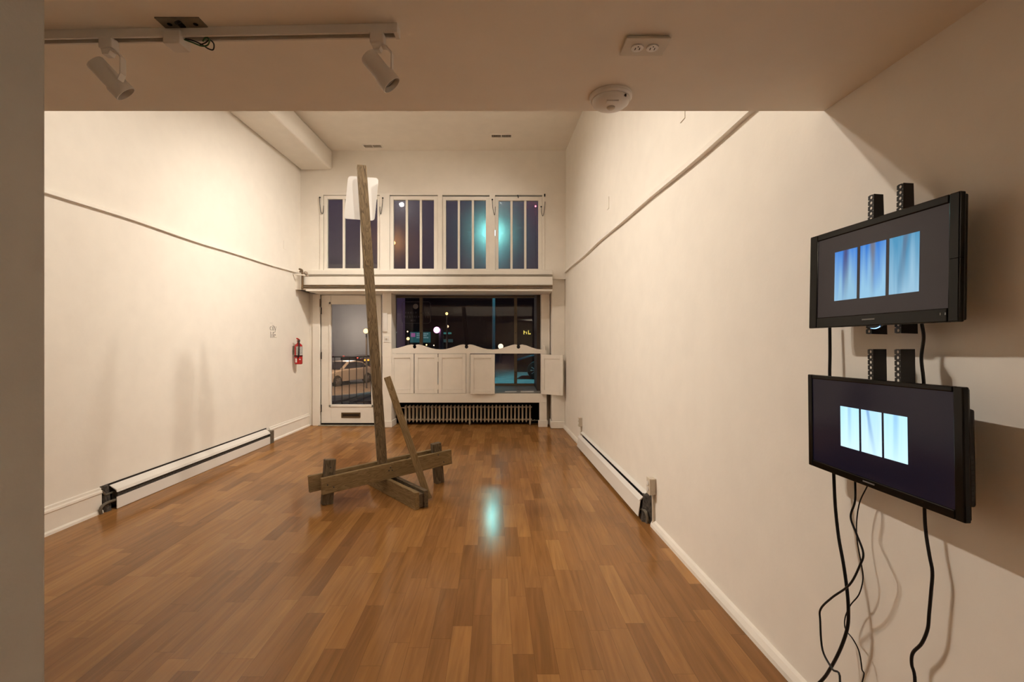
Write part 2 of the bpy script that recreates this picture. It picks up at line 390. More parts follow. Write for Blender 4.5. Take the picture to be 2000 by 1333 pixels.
MB().quad((G0, YD+.012, GB), (G1, YD+.012, GB), (G1, YD+.012, GT), (G0, YD+.012, GT)).build('window_pane', M_glass, door)
ms = MB(); ms.box(X_(667.3, YD), X_(704.7, YD), yd0-.01, yd0, Z_(809, YD), Z_(806, YD)); ms.box(X_(667.3, YD), X_(704.7, YD), yd0-.01, yd0, Z_(816.3, YD), Z_(813.6, YD))
ms.box(X_(667.3, YD), X_(670, YD), yd0-.01, yd0, Z_(814, YD), Z_(808, YD)); ms.box(X_(702, YD), X_(704.7, YD), yd0-.01, yd0, Z_(814, YD), Z_(808, YD))
msl = ms.build('mail_slot', M_brass, door, bevel=.002)
MB().box(X_(669, YD), X_(703, YD), yd0-.004, yd0, Z_(814, YD), Z_(808, YD)).build('slot_flap', mat('dark_bronze_flap', (.03, .02, .012), .4, metal=.4), msl)
MB().box(X0, X1, yd0-.012, yd0+.01, .008, Zb+.004).build('door_sweep', M_dark, door)
for a, b in ((601, 614), (688, 702), (791, 805)):
    MB().tube([P(627.5, b, YD-.06), P(627.5, a, YD-.06)], .009, 10).build('hinge', M_steel, door, smooth=True)
MB().box(X_(627.5, YD)-.006, X_(627.5, YD)+.006, YD-.055, YD-.045, Z_(600, YD), Z_(585, YD)).build('weather_strip', M_brown, door)
struct(MB().box(X0-.02, X1+.02, YD-.09, YD+.1, 0, .012).build('trim_6', mat('worn_threshold', (.30, .25, .19), .5, var=.3, vscale=20)), 'door threshold')
# white post between door and window
YP = 7.36
w = MB(); w.box(X_(746.5, YP), X_(764.5, YP), YP, YD+.1, .08, 2.12); w.box(X_(745.5, YP), X_(766, YP), YP-.015, YD+.1, 0, .10)
struct(w.build('trim_7', M_trim, bevel=.006), 'white post between door and shop window')
t = thing('doorbell_box', 'narrow white plastic strip box on the post beside the door', 'chime box', P(752.5, 648, YP))
xf(MB().box(X_(748.5, YP), X_(757, YP), YP-.025, YP, Z_(648, YP), Z_(612, YP)), inv(t)).build('cover', M_white, t, bevel=.004)
xf(MB().box(X_(750.5, YP), X_(755, YP), YP-.029, YP-.025, Z_(646, YP), Z_(614, YP)), inv(t)).build('front_ridge', M_white, t, bevel=.002)
t = thing('light_switch', 'white light switch plate on the post beside the door', 'switch', P(755, 669, YP))
xf(MB().box(X_(750.5, YP), X_(760, YP), YP-.008, YP, Z_(669, YP), Z_(656.5, YP)), inv(t)).build('plate', M_white, t, bevel=.003)
xf(MB().box(X_(754, YP), X_(756.5, YP), YP-.02, YP-.008, Z_(664, YP), Z_(661, YP)), inv(t)).build('toggle', M_plate, t, bevel=.002)

# right pilaster with its curved base
YQ = 7.28
w = MB(); w.box(X_(1077.5, YQ), wallR(YQ), YQ, 7.75, .11, ZC); w.box(X_(1075.5, YQ), wallR(YQ), YQ-.02, 7.75, 0, .11)
struct(w.build('trim_8', M_trim, bevel=.01, seg=3), 'white pilaster right of the shop window')
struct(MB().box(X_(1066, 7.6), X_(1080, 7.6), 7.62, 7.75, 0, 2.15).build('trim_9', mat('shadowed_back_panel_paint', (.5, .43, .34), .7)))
pipe('riser_pipe', [P(1073.5, 829, 7.55), P(1073.5, 690, 7.55)], .012, M_grey, 'thin vertical pipe in the gap beside the right pilaster')
w = MB(); w.box(X_(1057, 7.5), X_(1074, 7.5), 7.5, 7.75, .5, 2.16)
struct(w.build('trim_10', M_trim, bevel=.006), 'white window post at the right')

# display window recess
YG = 8.65
ZS = .53
xg0, xg1 = X_(774, YG), X_(1043.5, YG)
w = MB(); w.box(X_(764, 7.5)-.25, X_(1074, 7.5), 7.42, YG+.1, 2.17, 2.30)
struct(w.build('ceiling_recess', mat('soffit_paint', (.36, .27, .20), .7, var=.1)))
struct(MB().box(X_(764, 7.5)-.25, X_(1074, 7.5), 7.46, YG+.1, ZS-.04, ZS).build('trim_11', mat('grey_window_sill', (.30, .25, .20), .5, var=.2)), 'deep sill of the shop window')
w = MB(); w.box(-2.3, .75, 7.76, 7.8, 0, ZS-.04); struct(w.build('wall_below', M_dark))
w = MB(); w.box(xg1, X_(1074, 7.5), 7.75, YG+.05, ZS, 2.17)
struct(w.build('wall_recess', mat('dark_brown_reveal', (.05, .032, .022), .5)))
w = MB()
w.box(xg0-.10, xg0, YG-.03, YG+.03, ZS, 2.17); w.box(xg0-.10, xg1, YG-.03, YG+.03, ZS, ZS+.04); w.box(xg0-.1, xg1, YG-.03, YG+.03, 2.14, 2.17)
sw = struct(w.build('window_5', M_tan, bevel=.004), 'large shop display window')
for px in (823, 1007):
    m_ = MB().box(X_(px-3, YG), X_(px+3, YG), YG-.035, YG+.02, ZS+.04, 2.14).build('mullion', M_tan, sw, bevel=.003)
    sc = MB()
    for k in range(5): sc.ball((X_(px, YG), YG-.036, ZS+.25+k*.36), .008, 8)
    sc.build('screw', M_steel, m_)
MB().quad((xg0, YG, ZS+.04), (xg1, YG, ZS+.04), (xg1, YG, 2.14), (xg0, YG, 2.14)).build('window_pane', M_glass, sw)
MB().quad((xg0-.09, YG, ZS), (X_(764, 7.7)-.02, 7.66, ZS), (X_(764, 7.7)-.02, 7.66, 2.17), (xg0-.09, YG, 2.17)).build('side_pane', M_glass, sw)
# faint sign lettering on the glass: rounded outline, round emblem and three lines
M_decal = mat('faded_window_decal', (.30, .27, .27), .7)
def arc_pts(cx, cz, r, a0, a1, n=8): return [(cx+r*math.cos(a0+(a1-a0)*i/n), cz+r*math.sin(a0+(a1-a0)*i/n)) for i in range(n+1)]
x0, x1, z0, z1 = X_(785.5, YG), X_(841, YG), Z_(632, YG), Z_(590, YG); r = .05
loop = arc_pts(x1-r, z1-r, r, 0, PI/2)+arc_pts(x0+r, z1-r, r, PI/2, PI)+arc_pts(x0+r, z0+r, r, PI, 1.5*PI)+arc_pts(x1-r, z0+r, r, 1.5*PI, 2*PI)
loop.append(loop[0])
w = MB().tube([(a, YG-.012, b) for a, b in loop], .0035, 4)
def strokes(w, spec, x, z, s, Y, t):     # letter skeletons, drawn as small bars
    for (a, b, c_, d) in spec:
        w.tube([(x+a*s, Y, z+b*s), (x+c_*s, Y, z+d*s)], t, 4)
LT = {'A': [(0,0,.35,1), (.35,1,.7,0), (.15,.4,.55,.4)], 'N': [(0,0,0,1), (0,1,.6,0), (.6,0,.6,1)], 'I': [(.1,0,.1,1)], 'R': [(0,0,0,1), (0,1,.5,1), (.5,1,.5,.5), (.5,.5,0,.5), (.2,.5,.6,0)],
      'E': [(0,0,0,1), (0,1,.5,1), (0,.5,.4,.5), (0,0,.5,0)], 'T': [(.3,0,.3,1), (0,1,.6,1)], 'L': [(0,0,0,1), (0,0,.5,0)], 'S': [(.5,1,0,.85), (0,.85,0,.55), (0,.55,.5,.45), (.5,.45,.5,.1), (.5,.1,0,0)]}
def word(w, txt, x, z, s, sp, Y, t):
    for ch in txt:
        if ch != ' ': strokes(w, LT[ch], x, z, s, Y, t)
        x += sp
word(w, 'ANNEN  LIS', X_(792, YG), Z_(613, YG), .032, .046, YG-.012, .003)
word(w, 'RESTNEN  IL', X_(791, YG), Z_(621, YG), .032, .042, YG-.012, .003)
word(w, 'NEE', X_(803, YG), Z_(628, YG), .028, .033, YG-.012, .003)
w.lathe([(.048, -.001), (.048, .001)], 20, Matrix.Translation((X_(812, YG), YG-.012, Z_(599, YG))) @ Matrix.Rotation(PI/2, 4, 'X'))
w.build('window_decal', M_decal, sw)
# papers and a closed folder on the sill
for (a, b, c_, y0, y1) in ((986, 1009, 0, 7.55, 7.66), (1017, 1043, 1, 7.54, 7.70)):
    o = MB().box(X_(a, 7.55), X_(b, 7.55), y0, y1, ZS, ZS+.006).build('paper_stack', M_paper)
    tag(o, ('white leaflets lying on the window sill, left pile', 'printed white sheet on the window sill, right pile')[c_], 'papers', 'papers on the window sill')

# shutter unit: scalloped rail, frame, five shutters
YS = 7.40
us = Matrix.Identity(4)
def sx_(px): return X_(px, YS)
def sz_(py): return Z_(py, YS)
unit = thing('shutter_cabinet', 'white scalloped shutter screen over the radiator below the shop window', 'window shutters', (sx_(912), YS, 0))
ui = inv(unit)
prof = [(757, 682), (766, 680.3), (777, 679), (788, 676), (796, 673.6), (803, 672.4), (806.5, 672.8)]
def notch(cx, cy, r):
    return [(cx+r*math.cos(a), cy-r*math.sin(a)) for a in [math.radians(130+k*28) for k in range(11)]]
def span(cx):   # right half of peak, valley, up to the next peak
    return [(cx+3.4, 672.8), (cx+7, 672.2), (cx+13, 673.2), (cx+22, 676.2), (cx+32, 679.5), (cx+41, 681.4), (cx+51, 682), (cx+61, 681.4), (cx+70, 679.2), (cx+80, 676), (cx+89, 673.2), (cx+95, 672.2), (cx+98.4, 672.8)]
pl = prof + notch(809.5, 676.6, 3.6) + span(809.5) + notch(911, 676.8, 3.6) + span(911) + notch(1012.5, 677, 3.6) + [(1016, 673), (1020, 672.4), (1028, 674), (1038, 678), (1048, 681), (1055, 682), (1067.5, 683.5)]
rail = [(sx_(a), YS, sz_(b+1.0)) for a, b in pl] + [(sx_(1068), YS, sz_(691)), (sx_(757), YS, sz_(691))]
w = MB(); w.prism(rail, (0, .03, 0)); xf(w, ui).build('scalloped_rail', M_trim, unit)
w = MB()
w.box(sx_(757), sx_(762), YS, YS+.03, sz_(769.5), sz_(691)); w.box(sx_(910.5), sx_(918), YS, YS+.03, sz_(769.5), sz_(691)); w.box(sx_(1056.5), sx_(1066), YS, YS+.03, sz_(769.5), sz_(691))
w.box(sx_(762), sx_(1068), YS, YS+.03, sz_(787), sz_(769.3)); w.box(sx_(1053.5), sx_(1068), YS, YS+.05, 0, sz_(787)); w.box(sx_(1051.5), sx_(1069.5), YS-.015, YS+.06, 0, .10)
xf(w, ui).build('frame', M_trim, unit, bevel=.004)
w = MB(); w.box(sx_(1061), sx_(1064.5), YS+.03, YS+.10, sz_(690), sz_(675)); xf(w, ui).build('end_bracket', M_trim, unit, bevel=.006)
def shutter(x0, x1, y0, y1, M=None):
    w = MB(); st, tr_ = .055, .060
    X0, X1, Z0, Z1 = x0, x1, y0, y1
    w.box(X0, X0+st, 0, .022, Z0, Z1); w.box(X1-st, X1, 0, .022, Z0, Z1); w.box(X0+st, X1-st, 0, .022, Z0, Z0+tr_); w.box(X0+st, X1-st, 0, .022, Z1-tr_, Z1)
    w.box(X0+st, X1-st, .012, .020, Z0+tr_, Z1-tr_)
    w.box(X0+st, X1-st, .002, .014, Z0+tr_, Z0+tr_+.012); w.box(X0+st, X1-st, .002, .014, Z1-tr_-.008, Z1-tr_)
    if M is not None: xf(w, M)
    return w
Zs0, Zs1 = sz_(769), sz_(691.5)
for a, b in ((762.5, 808), (809.5, 855), (856.2, 910)):
    sh = xf(shutter(sx_(a), sx_(b), Zs0, Zs1, Matrix.Translation((0, YS-.003, 0))), ui).build('shutter_door', M_trim, unit, bevel=.003)
    if a > 800:
        pass
wd = sx_(966)-sx_(918.5)
Mx = Matrix.Translation((sx_(966.5), YS-.03, 0)) @ Matrix.Rotation(math.radians(4), 4, 'Z')
o4 = xf(shutter(-wd, 0, Zs0-.008, Zs1-.006, Mx), ui).build('shutter_door', M_trim, unit, bevel=.003); o4['label'] = 'shutter standing slightly ajar'
Mx = Matrix.Translation((sx_(1057), YS-.03, 0)) @ Matrix.Rotation(math.radians(-35), 4, 'Z')
o5 = xf(shutter(0, wd, Zs0-.006, Zs1-.012, Mx), ui).build('shutter_door', M_trim, unit, bevel=.003); o5['label'] = 'shutter folded fully open to the right'
w = MB()
for y_ in (702, 756): xf(MB().box(sx_(854.6), sx_(856.6), YS-.012, YS, sz_(y_+5), sz_(y_-4)), ui).build('hinge', M_trim, unit)
w = MB()
for y_ in (701, 704, 707): w.ball((sx_(762.8), YS-.001, sz_(y_)), .004, 6)
xf(w, ui).build('screw_hole', M_dark, unit)

# radiator
YR = 7.56
rad = thing('radiator', 'long low cast-iron radiator in the dark recess under the shutters', 'radiator', (X_(913, YR), YR, 0))
ri = inv(rad)
for k in range(34):
    px = 792 + k*7.375; x = X_(px, YR); w = MB(); foot = k in (0, 17, 33)
    zt_, zb_ = .318, (.0 if foot else .045)
    for yy in (YR, YR+.07):
        prof_ = [(.004, zb_), (.011 if not foot else .014, zb_+.012), (.0145, zb_+.03), (.0135, .17), (.0145, zt_-.03), (.011, zt_-.01), (.004, zt_)]
        w.lathe(prof_, 10, Matrix.Translation((x, yy, 0)))
    for zz in (.085, .285): w.tube([(x-.0302, YR+.035, zz), (x+.0302, YR+.035, zz)], .013, 8); w.box(x-.007, x+.007, YR, YR+.07, zz-.016, zz+.016)
    xf(w, ri).build('section', M_rad, rad, smooth=True)
w = MB().tube(smoothpath([P(781, 806, YR), P(783, 797.5, YR), P(791, 797, YR)], 5), .009, 8); xf(w, ri).build('supply_pipe', M_rad, rad, smooth=True)
w = MB().tube([P(1037, 822, YR), P(1051, 821.5, YR)], .010, 8).ball(P(1044, 821.5, YR), .016, 10); xf(w, ri).build('valve', M_galv, rad, smooth=True)

# wire stays beside the transoms
for i, (pts, lab) in enumerate((
    ([(624.5, 386), (625, 400), (626.5, 413), (629.5, 418), (631.5, 412), (632, 402)], 'dark wire stay hanging at the left end of the transom windows'),
    ([(747.5, 387), (746.5, 402), (745, 414), (743.5, 418.5), (742.4, 413), (742, 404)], 'dark wire stay between the first and second transom windows'),
    ([(961.5, 390), (962.5, 405), (964.5, 417), (966, 420), (967, 414), (967.3, 404)], 'dark wire stay between the third and fourth transom windows'),
    ([(1064.5, 394), (1063.5, 408), (1061.5, 419), (1059.5, 422), (1057.5, 414), (1057, 404)], 'dark wire stay hanging at the right end of the transom windows'))):
    pp = [P(a, b, YF-.03) for a, b in pts]
    t = thing('window_stay', lab, 'window hardware', pp[-1], 'wire stays of the transom windows')
    xf(MB().tube(smoothpath(pp, 5), .0042, 6), inv(t)).build('wire', M_steel, t, smooth=True)
    xf(MB().ball(pp[0] if i != 3 else pp[-1], .013, 10), inv(t)).build('knob', M_steel, t, smooth=True)
hook = tag(MB().tube([P(1064, 379, YF-.02), P(1064, 384, YF-.02)], .010, 8).build('window_catch', M_steel), 'small dark catch at the top right corner of the rightmost transom window', 'window hardware')
tag(MB().tube([P(1011, 381, YF-.02), P(1012.5, 387, YF-.025)], .007, 8).build('window_catch', M_steel), 'small dark catch above the middle of the rightmost transom window', 'window hardware')
w = MB(); w.tube([P(1098, 523, YQ-.01), P(1098, 519, YQ-.01)], .022, 10); tag(w.build('pipe_stub', M_steel, smooth=True), 'small dark pipe stub on the right pilaster', 'pipe')
w = MB(); w.box(X_(1081, YQ), X_(1102, YQ), YQ-.006, YQ, Z_(513, YQ), Z_(511.5, YQ)); w.box(X_(1101, YQ), X_(1102, YQ), YQ-.006, YQ, Z_(525, YQ), Z_(512, YQ))
struct(w.build('trim_12', M_grey))

# picture rails and skirting boards
def wav(Y, k): return .006*math.sin(Y*1.7+k)+.004*math.sin(Y*4.1+k*2)
w = MB(); n = 40
pts = [1.75+(7.2-1.75)*i/n for i in range(n+1)]
for a, b in zip(pts, pts[1:]):
    q = []
    for (Y) in (a, b): q.append((wallR(Y), Y, 2.42+wav(Y, 0)))
    h_ = .024
    w.hexa([(q[0][0]-.03, a, q[0][2]-h_), (q[0][0]+.01, a, q[0][2]-h_), (q[1][0]+.01, b, q[1][2]-h_), (q[1][0]-.03, b, q[1][2]-h_),
            (q[0][0]-.022, a, q[0][2]+h_*.6), (q[0][0]+.01, a, q[0][2]+h_*.6), (q[1][0]+.01, b, q[1][2]+h_*.6), (q[1][0]-.022, b, q[1][2]+h_*.6)])
struct(w.build('trim_13', M_trim), 'picture rail on the right wall')
w = MB()
for a, b in zip(pts, pts[1:]):
    za, zb_ = 2.392+wav(a, 2)-.003*(a-3), 2.392+wav(b, 2)-.003*(b-3)
    w.hexa([(WL-.01, a, za-.02), (WL+.028, a, za-.02), (WL+.028, b, zb_-.02), (WL-.01, b, zb_-.02), (WL-.01, a, za+.012), (WL+.02, a, za+.012), (WL+.02, b, zb_+.012), (WL-.01, b, zb_+.012)])
struct(w.build('trim_14', M_trim), 'picture rail on the left wall')
def skirt(y0, y1):
    w = MB(); prof_ = [(0, 0), (.032, 0), (.030, .018), (.018, .028), (.018, .150), (.026, .158), (.024, .172), (.014, .180), (.012, .196), (0, .200)]
    w.prism([(WL+a, y0, b) for a, b in prof_], (0, y1-y0, 0)); return w
struct(skirt(YB, 3.70).build('baseboard_left', M_trim)); struct(skirt(6.27, YD-.06).build('baseboard_left_far', M_trim))
w = MB(); prof_ = [(0, 0), (-.028, 0), (-.026, .02), (-.014, .042), (0, .050)]
for y0, y1 in ((YB, 3.43), (6.02, YQ)):
    for a, b in ((y0, y1),):
        v0 = [w.bm.verts.new((wallR(a)+p, a, q)) for p, q in prof_]; v1 = [w.bm.verts.new((wallR(b)+p, b, q)) for p, q in prof_]
        w.bm.faces.new(v0); w.bm.faces.new(v1[::-1])
        for i in range(5): w.bm.faces.new([v0[i], v0[(i+1)%5], v1[(i+1)%5], v1[i]])
struct(w.build('baseboard_right', M_trim))

# ------------------------------------------------------------------ baseboard heaters
def heater(name, Yn, Yf, xw, sgn, label, drop=0.0, open_near=True):
    # xw(Y): wall x ; sgn: direction into the room ; built along Y
    t = thing(name, label, 'baseboard heater', ((xw(Yn)+xw(Yf))/2+sgn*.04, (Yn+Yf)/2, 0), 'baseboard heaters')
    I = inv(t)
    def strip(prof, mat_, nm, y0=Yn, y1=Yf, par=t):
        w = MB(); v0 = [w.bm.verts.new((xw(y0)+sgn*p, y0, q)) for p, q in prof]; v1 = [w.bm.verts.new((xw(y1)+sgn*p, y1, q)) for p, q in prof]
        n = len(prof); w.bm.faces.new(v0); w.bm.faces.new(v1[::-1])
        for i in range(n): w.bm.faces.new([v0[i], v0[(i+1)%n], v1[(i+1)%n], v1[i]])
        return xf(w, I).build(nm, mat_, par)
    return t, strip
tL, sL = heater('baseboard_heater', 3.78, 6.17, lambda Y: WL, 1, 'long white baseboard heater with dark slot along the left wall')
sL([(.066, .004), (.072, .004), (.072, .098), (.066, .098)], M_white, 'front_panel')
sL([(.005, .19), (.010, .192), (.066, .158), (.074, .136), (.068, .136), (.060, .152)], M_white, 'hood')
sL([(.001, .0), (.006, .0), (.006, .205), (.001, .205)], M_steel, 'back_plate', 3.74, 6.2)
sL([(.012, .03), (.058, .03), (.058, .125), (.012, .125)], M_soot, 'heating_fins', 3.80, 6.14)
w = MB(); w.tube(smoothpath([(WL+.05, 3.82, .07), (WL+.052, 3.70, .075), (WL+.045, 3.66, .05), (WL+.04, 3.67, .0)], 5), .011, 8)
w.tube([(WL+.02, 3.82, .13), (WL+.03, 3.72, .135), (WL+.02, 3.70, .17)], .008, 8)
xf(w, inv(tL)).build('supply_pipe', M_galv, tL, smooth=True)
xf(MB().hexa([(WL+.001, 3.70, 0), (WL+.045, 3.71, 0), (WL+.045, 3.76, 0), (WL+.001, 3.76, 0), (WL+.001, 3.70, .205), (WL+.02, 3.72, .2), (WL+.02, 3.76, .2), (WL+.001, 3.76, .205)]), inv(tL)).build('near_end_innards', M_soot, tL)
xf(MB().box(WL+.001, WL+.075, 6.18, 6.27, .0, .165), inv(tL)).build('far_end_bracket', M_galv, tL, bevel=.006)
tR, sR = heater('baseboard_heater', 3.55, 5.93, wallR, -1, 'long white baseboard heater with open dark near end along the right wall')
sR([(.074, .028), (.079, .028), (.064, .145), (.059, .145)], M_white, 'front_panel')
sR([(.003, .203), (.006, .212), (.034, .194), (.031, .188)], M_white, 'hood')
sR([(.060, .145), (.070, .148), (.041, .175), (.036, .170)], M_white, 'damper')
sR([(.001, .0), (.006, .0), (.006, .205), (.001, .205)], M_steel, 'back_plate', 3.50, 5.95)
sR([(.012, .03), (.052, .03), (.044, .14), (.012, .14)], M_soot, 'heating_fins', 3.60, 5.9)
w = MB(); w.tube(smoothpath([(wallR(3.6)-.045, 3.6, .07), (wallR(3.5)-.04, 3.50, .085), (wallR(3.5)-.03, 3.48, .04), (wallR(3.5)-.03, 3.49, .0)], 5), .011, 8)
xf(w, inv(tR)).build('supply_pipe', M_galv, tR, smooth=True)
xw = wallR(3.5)
xf(MB().hexa([(xw-.060, 3.52, 0), (xw-.001, 3.46, 0), (xw-.001, 3.56, 0), (xw-.060, 3.57, 0), (xw-.04, 3.52, .195), (xw-.001, 3.48, .208), (xw-.001, 3.56, .208), (xw-.04, 3.57, .195)]), inv(tR)).build('near_end_innards', M_soot, tR)

# ------------------------------------------------------------------ outlets, plates, vents
def wallframeR(p):   # x along wall towards the camera, y into wall, z up
    u = Vector((-WRK, -1, 0)).normalized()*1.0; v = Vector((0, 0, 1)); n = u.cross(v)
    return Matrix(((u.x, -n.x, v.x, p.x), (u.y, -n.y, v.y, p.y), (u.z, -n.z, v.z, p.z), (0, 0, 0, 1)))
def surface_box(px, pyt, pyb, floor_py, w_, d_, label):
    p = onR(px, pyb); M = wallframeR(p); t = thing('outlet_box', label, 'outlet', M=M, group='surface outlets on the right wall')
    h_ = (pyb-pyt)*p.y/F
    MB().box(-w_/2, w_/2, -d_, 0, 0, h_).build('box', M_plate, t, bevel=.004)
    MB().box(-w_/2-.004, w_/2+.004, -d_-.005, -d_, -.002, h_+.002).build('cover_plate', M_plate, t, bevel=.002)
    w = MB()
    for zc in (.32, .68): w.lathe([(.016, 0), (.016, .006)], 14, Matrix.Translation((0, -d_-.004, h_*zc)) @ Matrix.Rotation(PI/2, 4, 'X'))
    w.build('socket', M_white, t)
    zf = -(floor_py-pyb)*p.y/F
    MB().tube([(0, -.012, .0), (0, -.012, zf)], .009, 8).build('conduit', M_plate, t, smooth=True)
    return t
surface_box(1279, 934, 965, 1030, .06, .045, 'beige outlet box with conduit beside the open end of the right heater')
surface_box(1136.5, 816, 833, 851, .06, .04, 'small far outlet box above the far end of the right heater')
for (p, M_, lab) in ((onR(1334, 236), wallframeR(onR(1334, 236)), 'blank white cover plate on the right wall just below the low ceiling edge'),
                    (onR(1188, 409), wallframeR(onR(1188, 409)), 'blank white cover plate high on the right wall above the picture rail')):
    tag(MB().box(-.035, .035, -.006, 0, 0, .118).build('cover_plate', M_trim, bevel=.002), lab, 'wall plate', 'blank wall plates').matrix_world = M_
p = onL(556, 487)
o = tag(MB().box(0, .006, -.035, .035, 0, .115).build('cover_plate', M_trim, bevel=.002), 'blank white cover plate on the left wall above the picture rail', 'wall plate', 'blank wall plates'); o.location = p
for (x0, x1, y0, y1, lab) in ((709, 743, 282, 287.5, 'slim ceiling air vent behind the tall post'), (960, 998, 262, 267.5, 'slim ceiling air vent right of centre')):
    Ya, Yb = (ZC-H)*F/(CY-y0), (ZC-H)*F/(CY-y1); xa, xb = X_(x0, Ya), X_(x1, Ya)
    t = thing('ceiling_vent', lab, 'air vent', ((xa+xb)/2, (Ya+Yb)/2, ZC-.012), 'ceiling air vents'); I = inv(t)
    w = MB(); w.box(xa-.015, xb+.015, Ya-.012, Ya, ZC-.012, ZC); w.box(xa-.015, xb+.015, Yb, Yb+.012, ZC-.012, ZC); w.box(xa-.015, xa, Ya, Yb, ZC-.012, ZC); w.box(xb, xb+.015, Ya, Yb, ZC-.012, ZC); w.box((xa+xb)/2-.006, (xa+xb)/2+.006, Ya, Yb, ZC-.012, ZC)
    xf(w, I).build('frame', M_trim, t)
    w = MB()
    k = xa+.008
    while k < xb: w.box(k, k+.004, Ya, Yb, ZC-.009, ZC-.002); k += .014
    xf(w, I).build('louvres', M_plate, t)
    xf(MB().box(xa, xb, Ya, Yb, ZC-.002, ZC-.0005), I).build('duct_opening', M_soot, t)

# ceiling outlet on the low ceiling
t = thing('ceiling_outlet', 'square-edged cream duplex outlet on the low ceiling', 'outlet', (.372, 1.318, ZL))
MB().box(-.058, .058, -.036, .036, -.008, 0).build('box', M_plate, t, bevel=.003)
MB().box(-.061, .061, -.040, .040, -.011, -.007).build('cover_plate', M_plate, t, bevel=.0025)
for sx2 in (-.021, .021):
    s_ = MB().lathe([(.0165, -.0145), (.0170, -.010)], 20, Matrix.Translation((sx2, 0, 0))).build('socket', M_white, t)
    w = MB(); w.box(sx2-.007, sx2-.005, -.004, .006, -.0152, -.0140); w.box(sx2+.005, sx2+.007, -.004, .006, -.0152, -.0140); w.box(sx2-.0015, sx2+.0015, -.010, -.007, -.0152, -.0140)
    w.build('slot', M_dark, s_)
# smoke detector
t = thing('smoke_detector', 'round white smoke detector on the low ceiling edge', 'smoke detector', (.335, 1.600, ZL))
MB().lathe([(.071, 0), (.071, -.010), (.066, -.015), (.062, -.015)], 48).build('base_ring', M_white, t, smooth=True)
MB().lathe([(.060, -.010), (.062, -.018), (.060, -.027), (.050, -.035), (.030, -.040), (.001, -.042)], 48).build('cover', M_white, t, smooth=True)
MB().lathe([(.014, -.039), (.014, -.044), (.009, -.048), (.001, -.048)], 24, Matrix.Translation((0, -.004, 0))).build('test_button', M_plate, t, smooth=True)
MB().box(-.022, .018, -.045, -.022, -.040, -.030).build('battery_door', M_white, t, bevel=.002)
MB().box(.033, .042, -.050, -.044, -.026, -.018).build('indicator_window', M_soot, t, bevel=.001)

# ------------------------------------------------------------------ track and spot heads
tA, tB = Vector((-1.62, 1.284, ZL)), Vector((-.306, 1.246, ZL))
d = (tB-tA).normalized(); nrm = Vector((-d.y, d.x, 0))
MT = Matrix(((d.x, nrm.x, 0, tB.x), (d.y, nrm.y, 0, tB.y), (0, 0, 1, ZL), (0, 0, 0, 1)))
t = thing('ceiling_track', 'white lighting track across the low ceiling', 'lighting track', M=MT)
Ln = (tB-tA).length
w = MB(); w.box(-Ln, 0, -.014, .014, -.006, 0); w.box(-Ln, 0, -.014, -.008, -.024, -.004); w.box(-Ln, 0, .008, .014, -.024, -.004)
w.build('channel', M_lampoff, t, bevel=.001)
MB().box(-Ln, -.012, -.008, .008, -.010, -.006).build('conductor_slot', mat('track_slot_brown', (.10, .045, .02), .5), t)
MB().box(-.004, .006, -.015, .015, -.025, 0).build('end_cap', M_lampoff, t)
wp = MB().box(-.615, -.570, -.022, .022, -.047, -.010).build('feed_box', M_lampoff, t, bevel=.003)
w = MB()
w.tube(smoothpath([(-.572, .0, -.022), (-.555, .004, -.024), (-.535, .012, -.030), (-.520, .020, -.038), (-.507, .020, -.040), (-.500, .012, -.030), (-.506, .004, -.024), (-.518, .006, -.030), (-.535, .008, -.034)], 6), .0018, 6)
w.build('black_wire', M_cable, t, smooth=True)
w = MB(); w.tube(smoothpath([(-.572, -.004, -.026), (-.552, .000, -.032), (-.533, .010, -.036), (-.516, .010, -.034), (-.505, .002, -.026), (-.510, -.004, -.022), (-.522, .0, -.030)], 6), .0020, 6)
w.build('green_wire', M_green, t, smooth=True)
t = thing('junction_plate', 'dark galvanised junction box plate on the low ceiling above the track', 'junction box', (-.862, 1.243, ZL))
w = MB(); w.box(-.057, .057, -.033, .033, -.003, 0); w.build('plate', M_galv, t)
for a in (-.034, .034): MB().lathe([(.006, -.004), (.006, -.0035)], 12, Matrix.Translation((a, -.010, 0))).build('knockout', M_dark, t)
MB().box(-.012, .002, -.02, .0, -.006, -.003).build('clamp', M_dark, t)
w = MB().tube([(.0, -.018, 0), (-.004, -.030, -.014)], .004, 8); w.build('screw', M_steel, t, smooth=True)

def track_head(kind, label, lit=None):
    t = thing('track_light', label, 'track light', group='track spotlights')
    MB().box(-.018, .018, -.014, .014, -.030, 0).build('adapter', M_lampoff, t, bevel=.003)
    ak = MB(); ak.prism([(-.014, -.010, -.030), (.014, -.010, -.030), (.006, -.010, -.045), (-.010, -.010, -.045)], (0, .020, 0)); ak.build('swivel', M_lampoff, t)
    return t
def yoke(t, side, dz):
    w = MB(); pts = [(.004, 0, -.032), (side*.024, 0, -.036), (side*.038, 0, -.052), (side*.038, 0, -.095), (side*.030, 0, -.112)]
    for a, b in zip(pts, pts[1:]):
        a, b = Vector(a), Vector(b); dd = (b-a).normalized(); q = Vector((-dd.z, 0, dd.x))*.0016
        w.hexa([a-q+Vector((0, -.009, 0)), a+q+Vector((0, -.009, 0)), a+q+Vector((0, .009, 0)), a-q+Vector((0, .009, 0)),
                b-q+Vector((0, -.009, 0)), b+q+Vector((0, -.009, 0)), b+q+Vector((0, .009, 0)), b-q+Vector((0, .009, 0))])
    return w.build('yoke', M_lampoff, t)
M_bulb = emis('lit_lamp_face', LAMP_COL, 60)
M_bulboff = mat('unlit_lamp_face', (.4, .38, .35), .2)
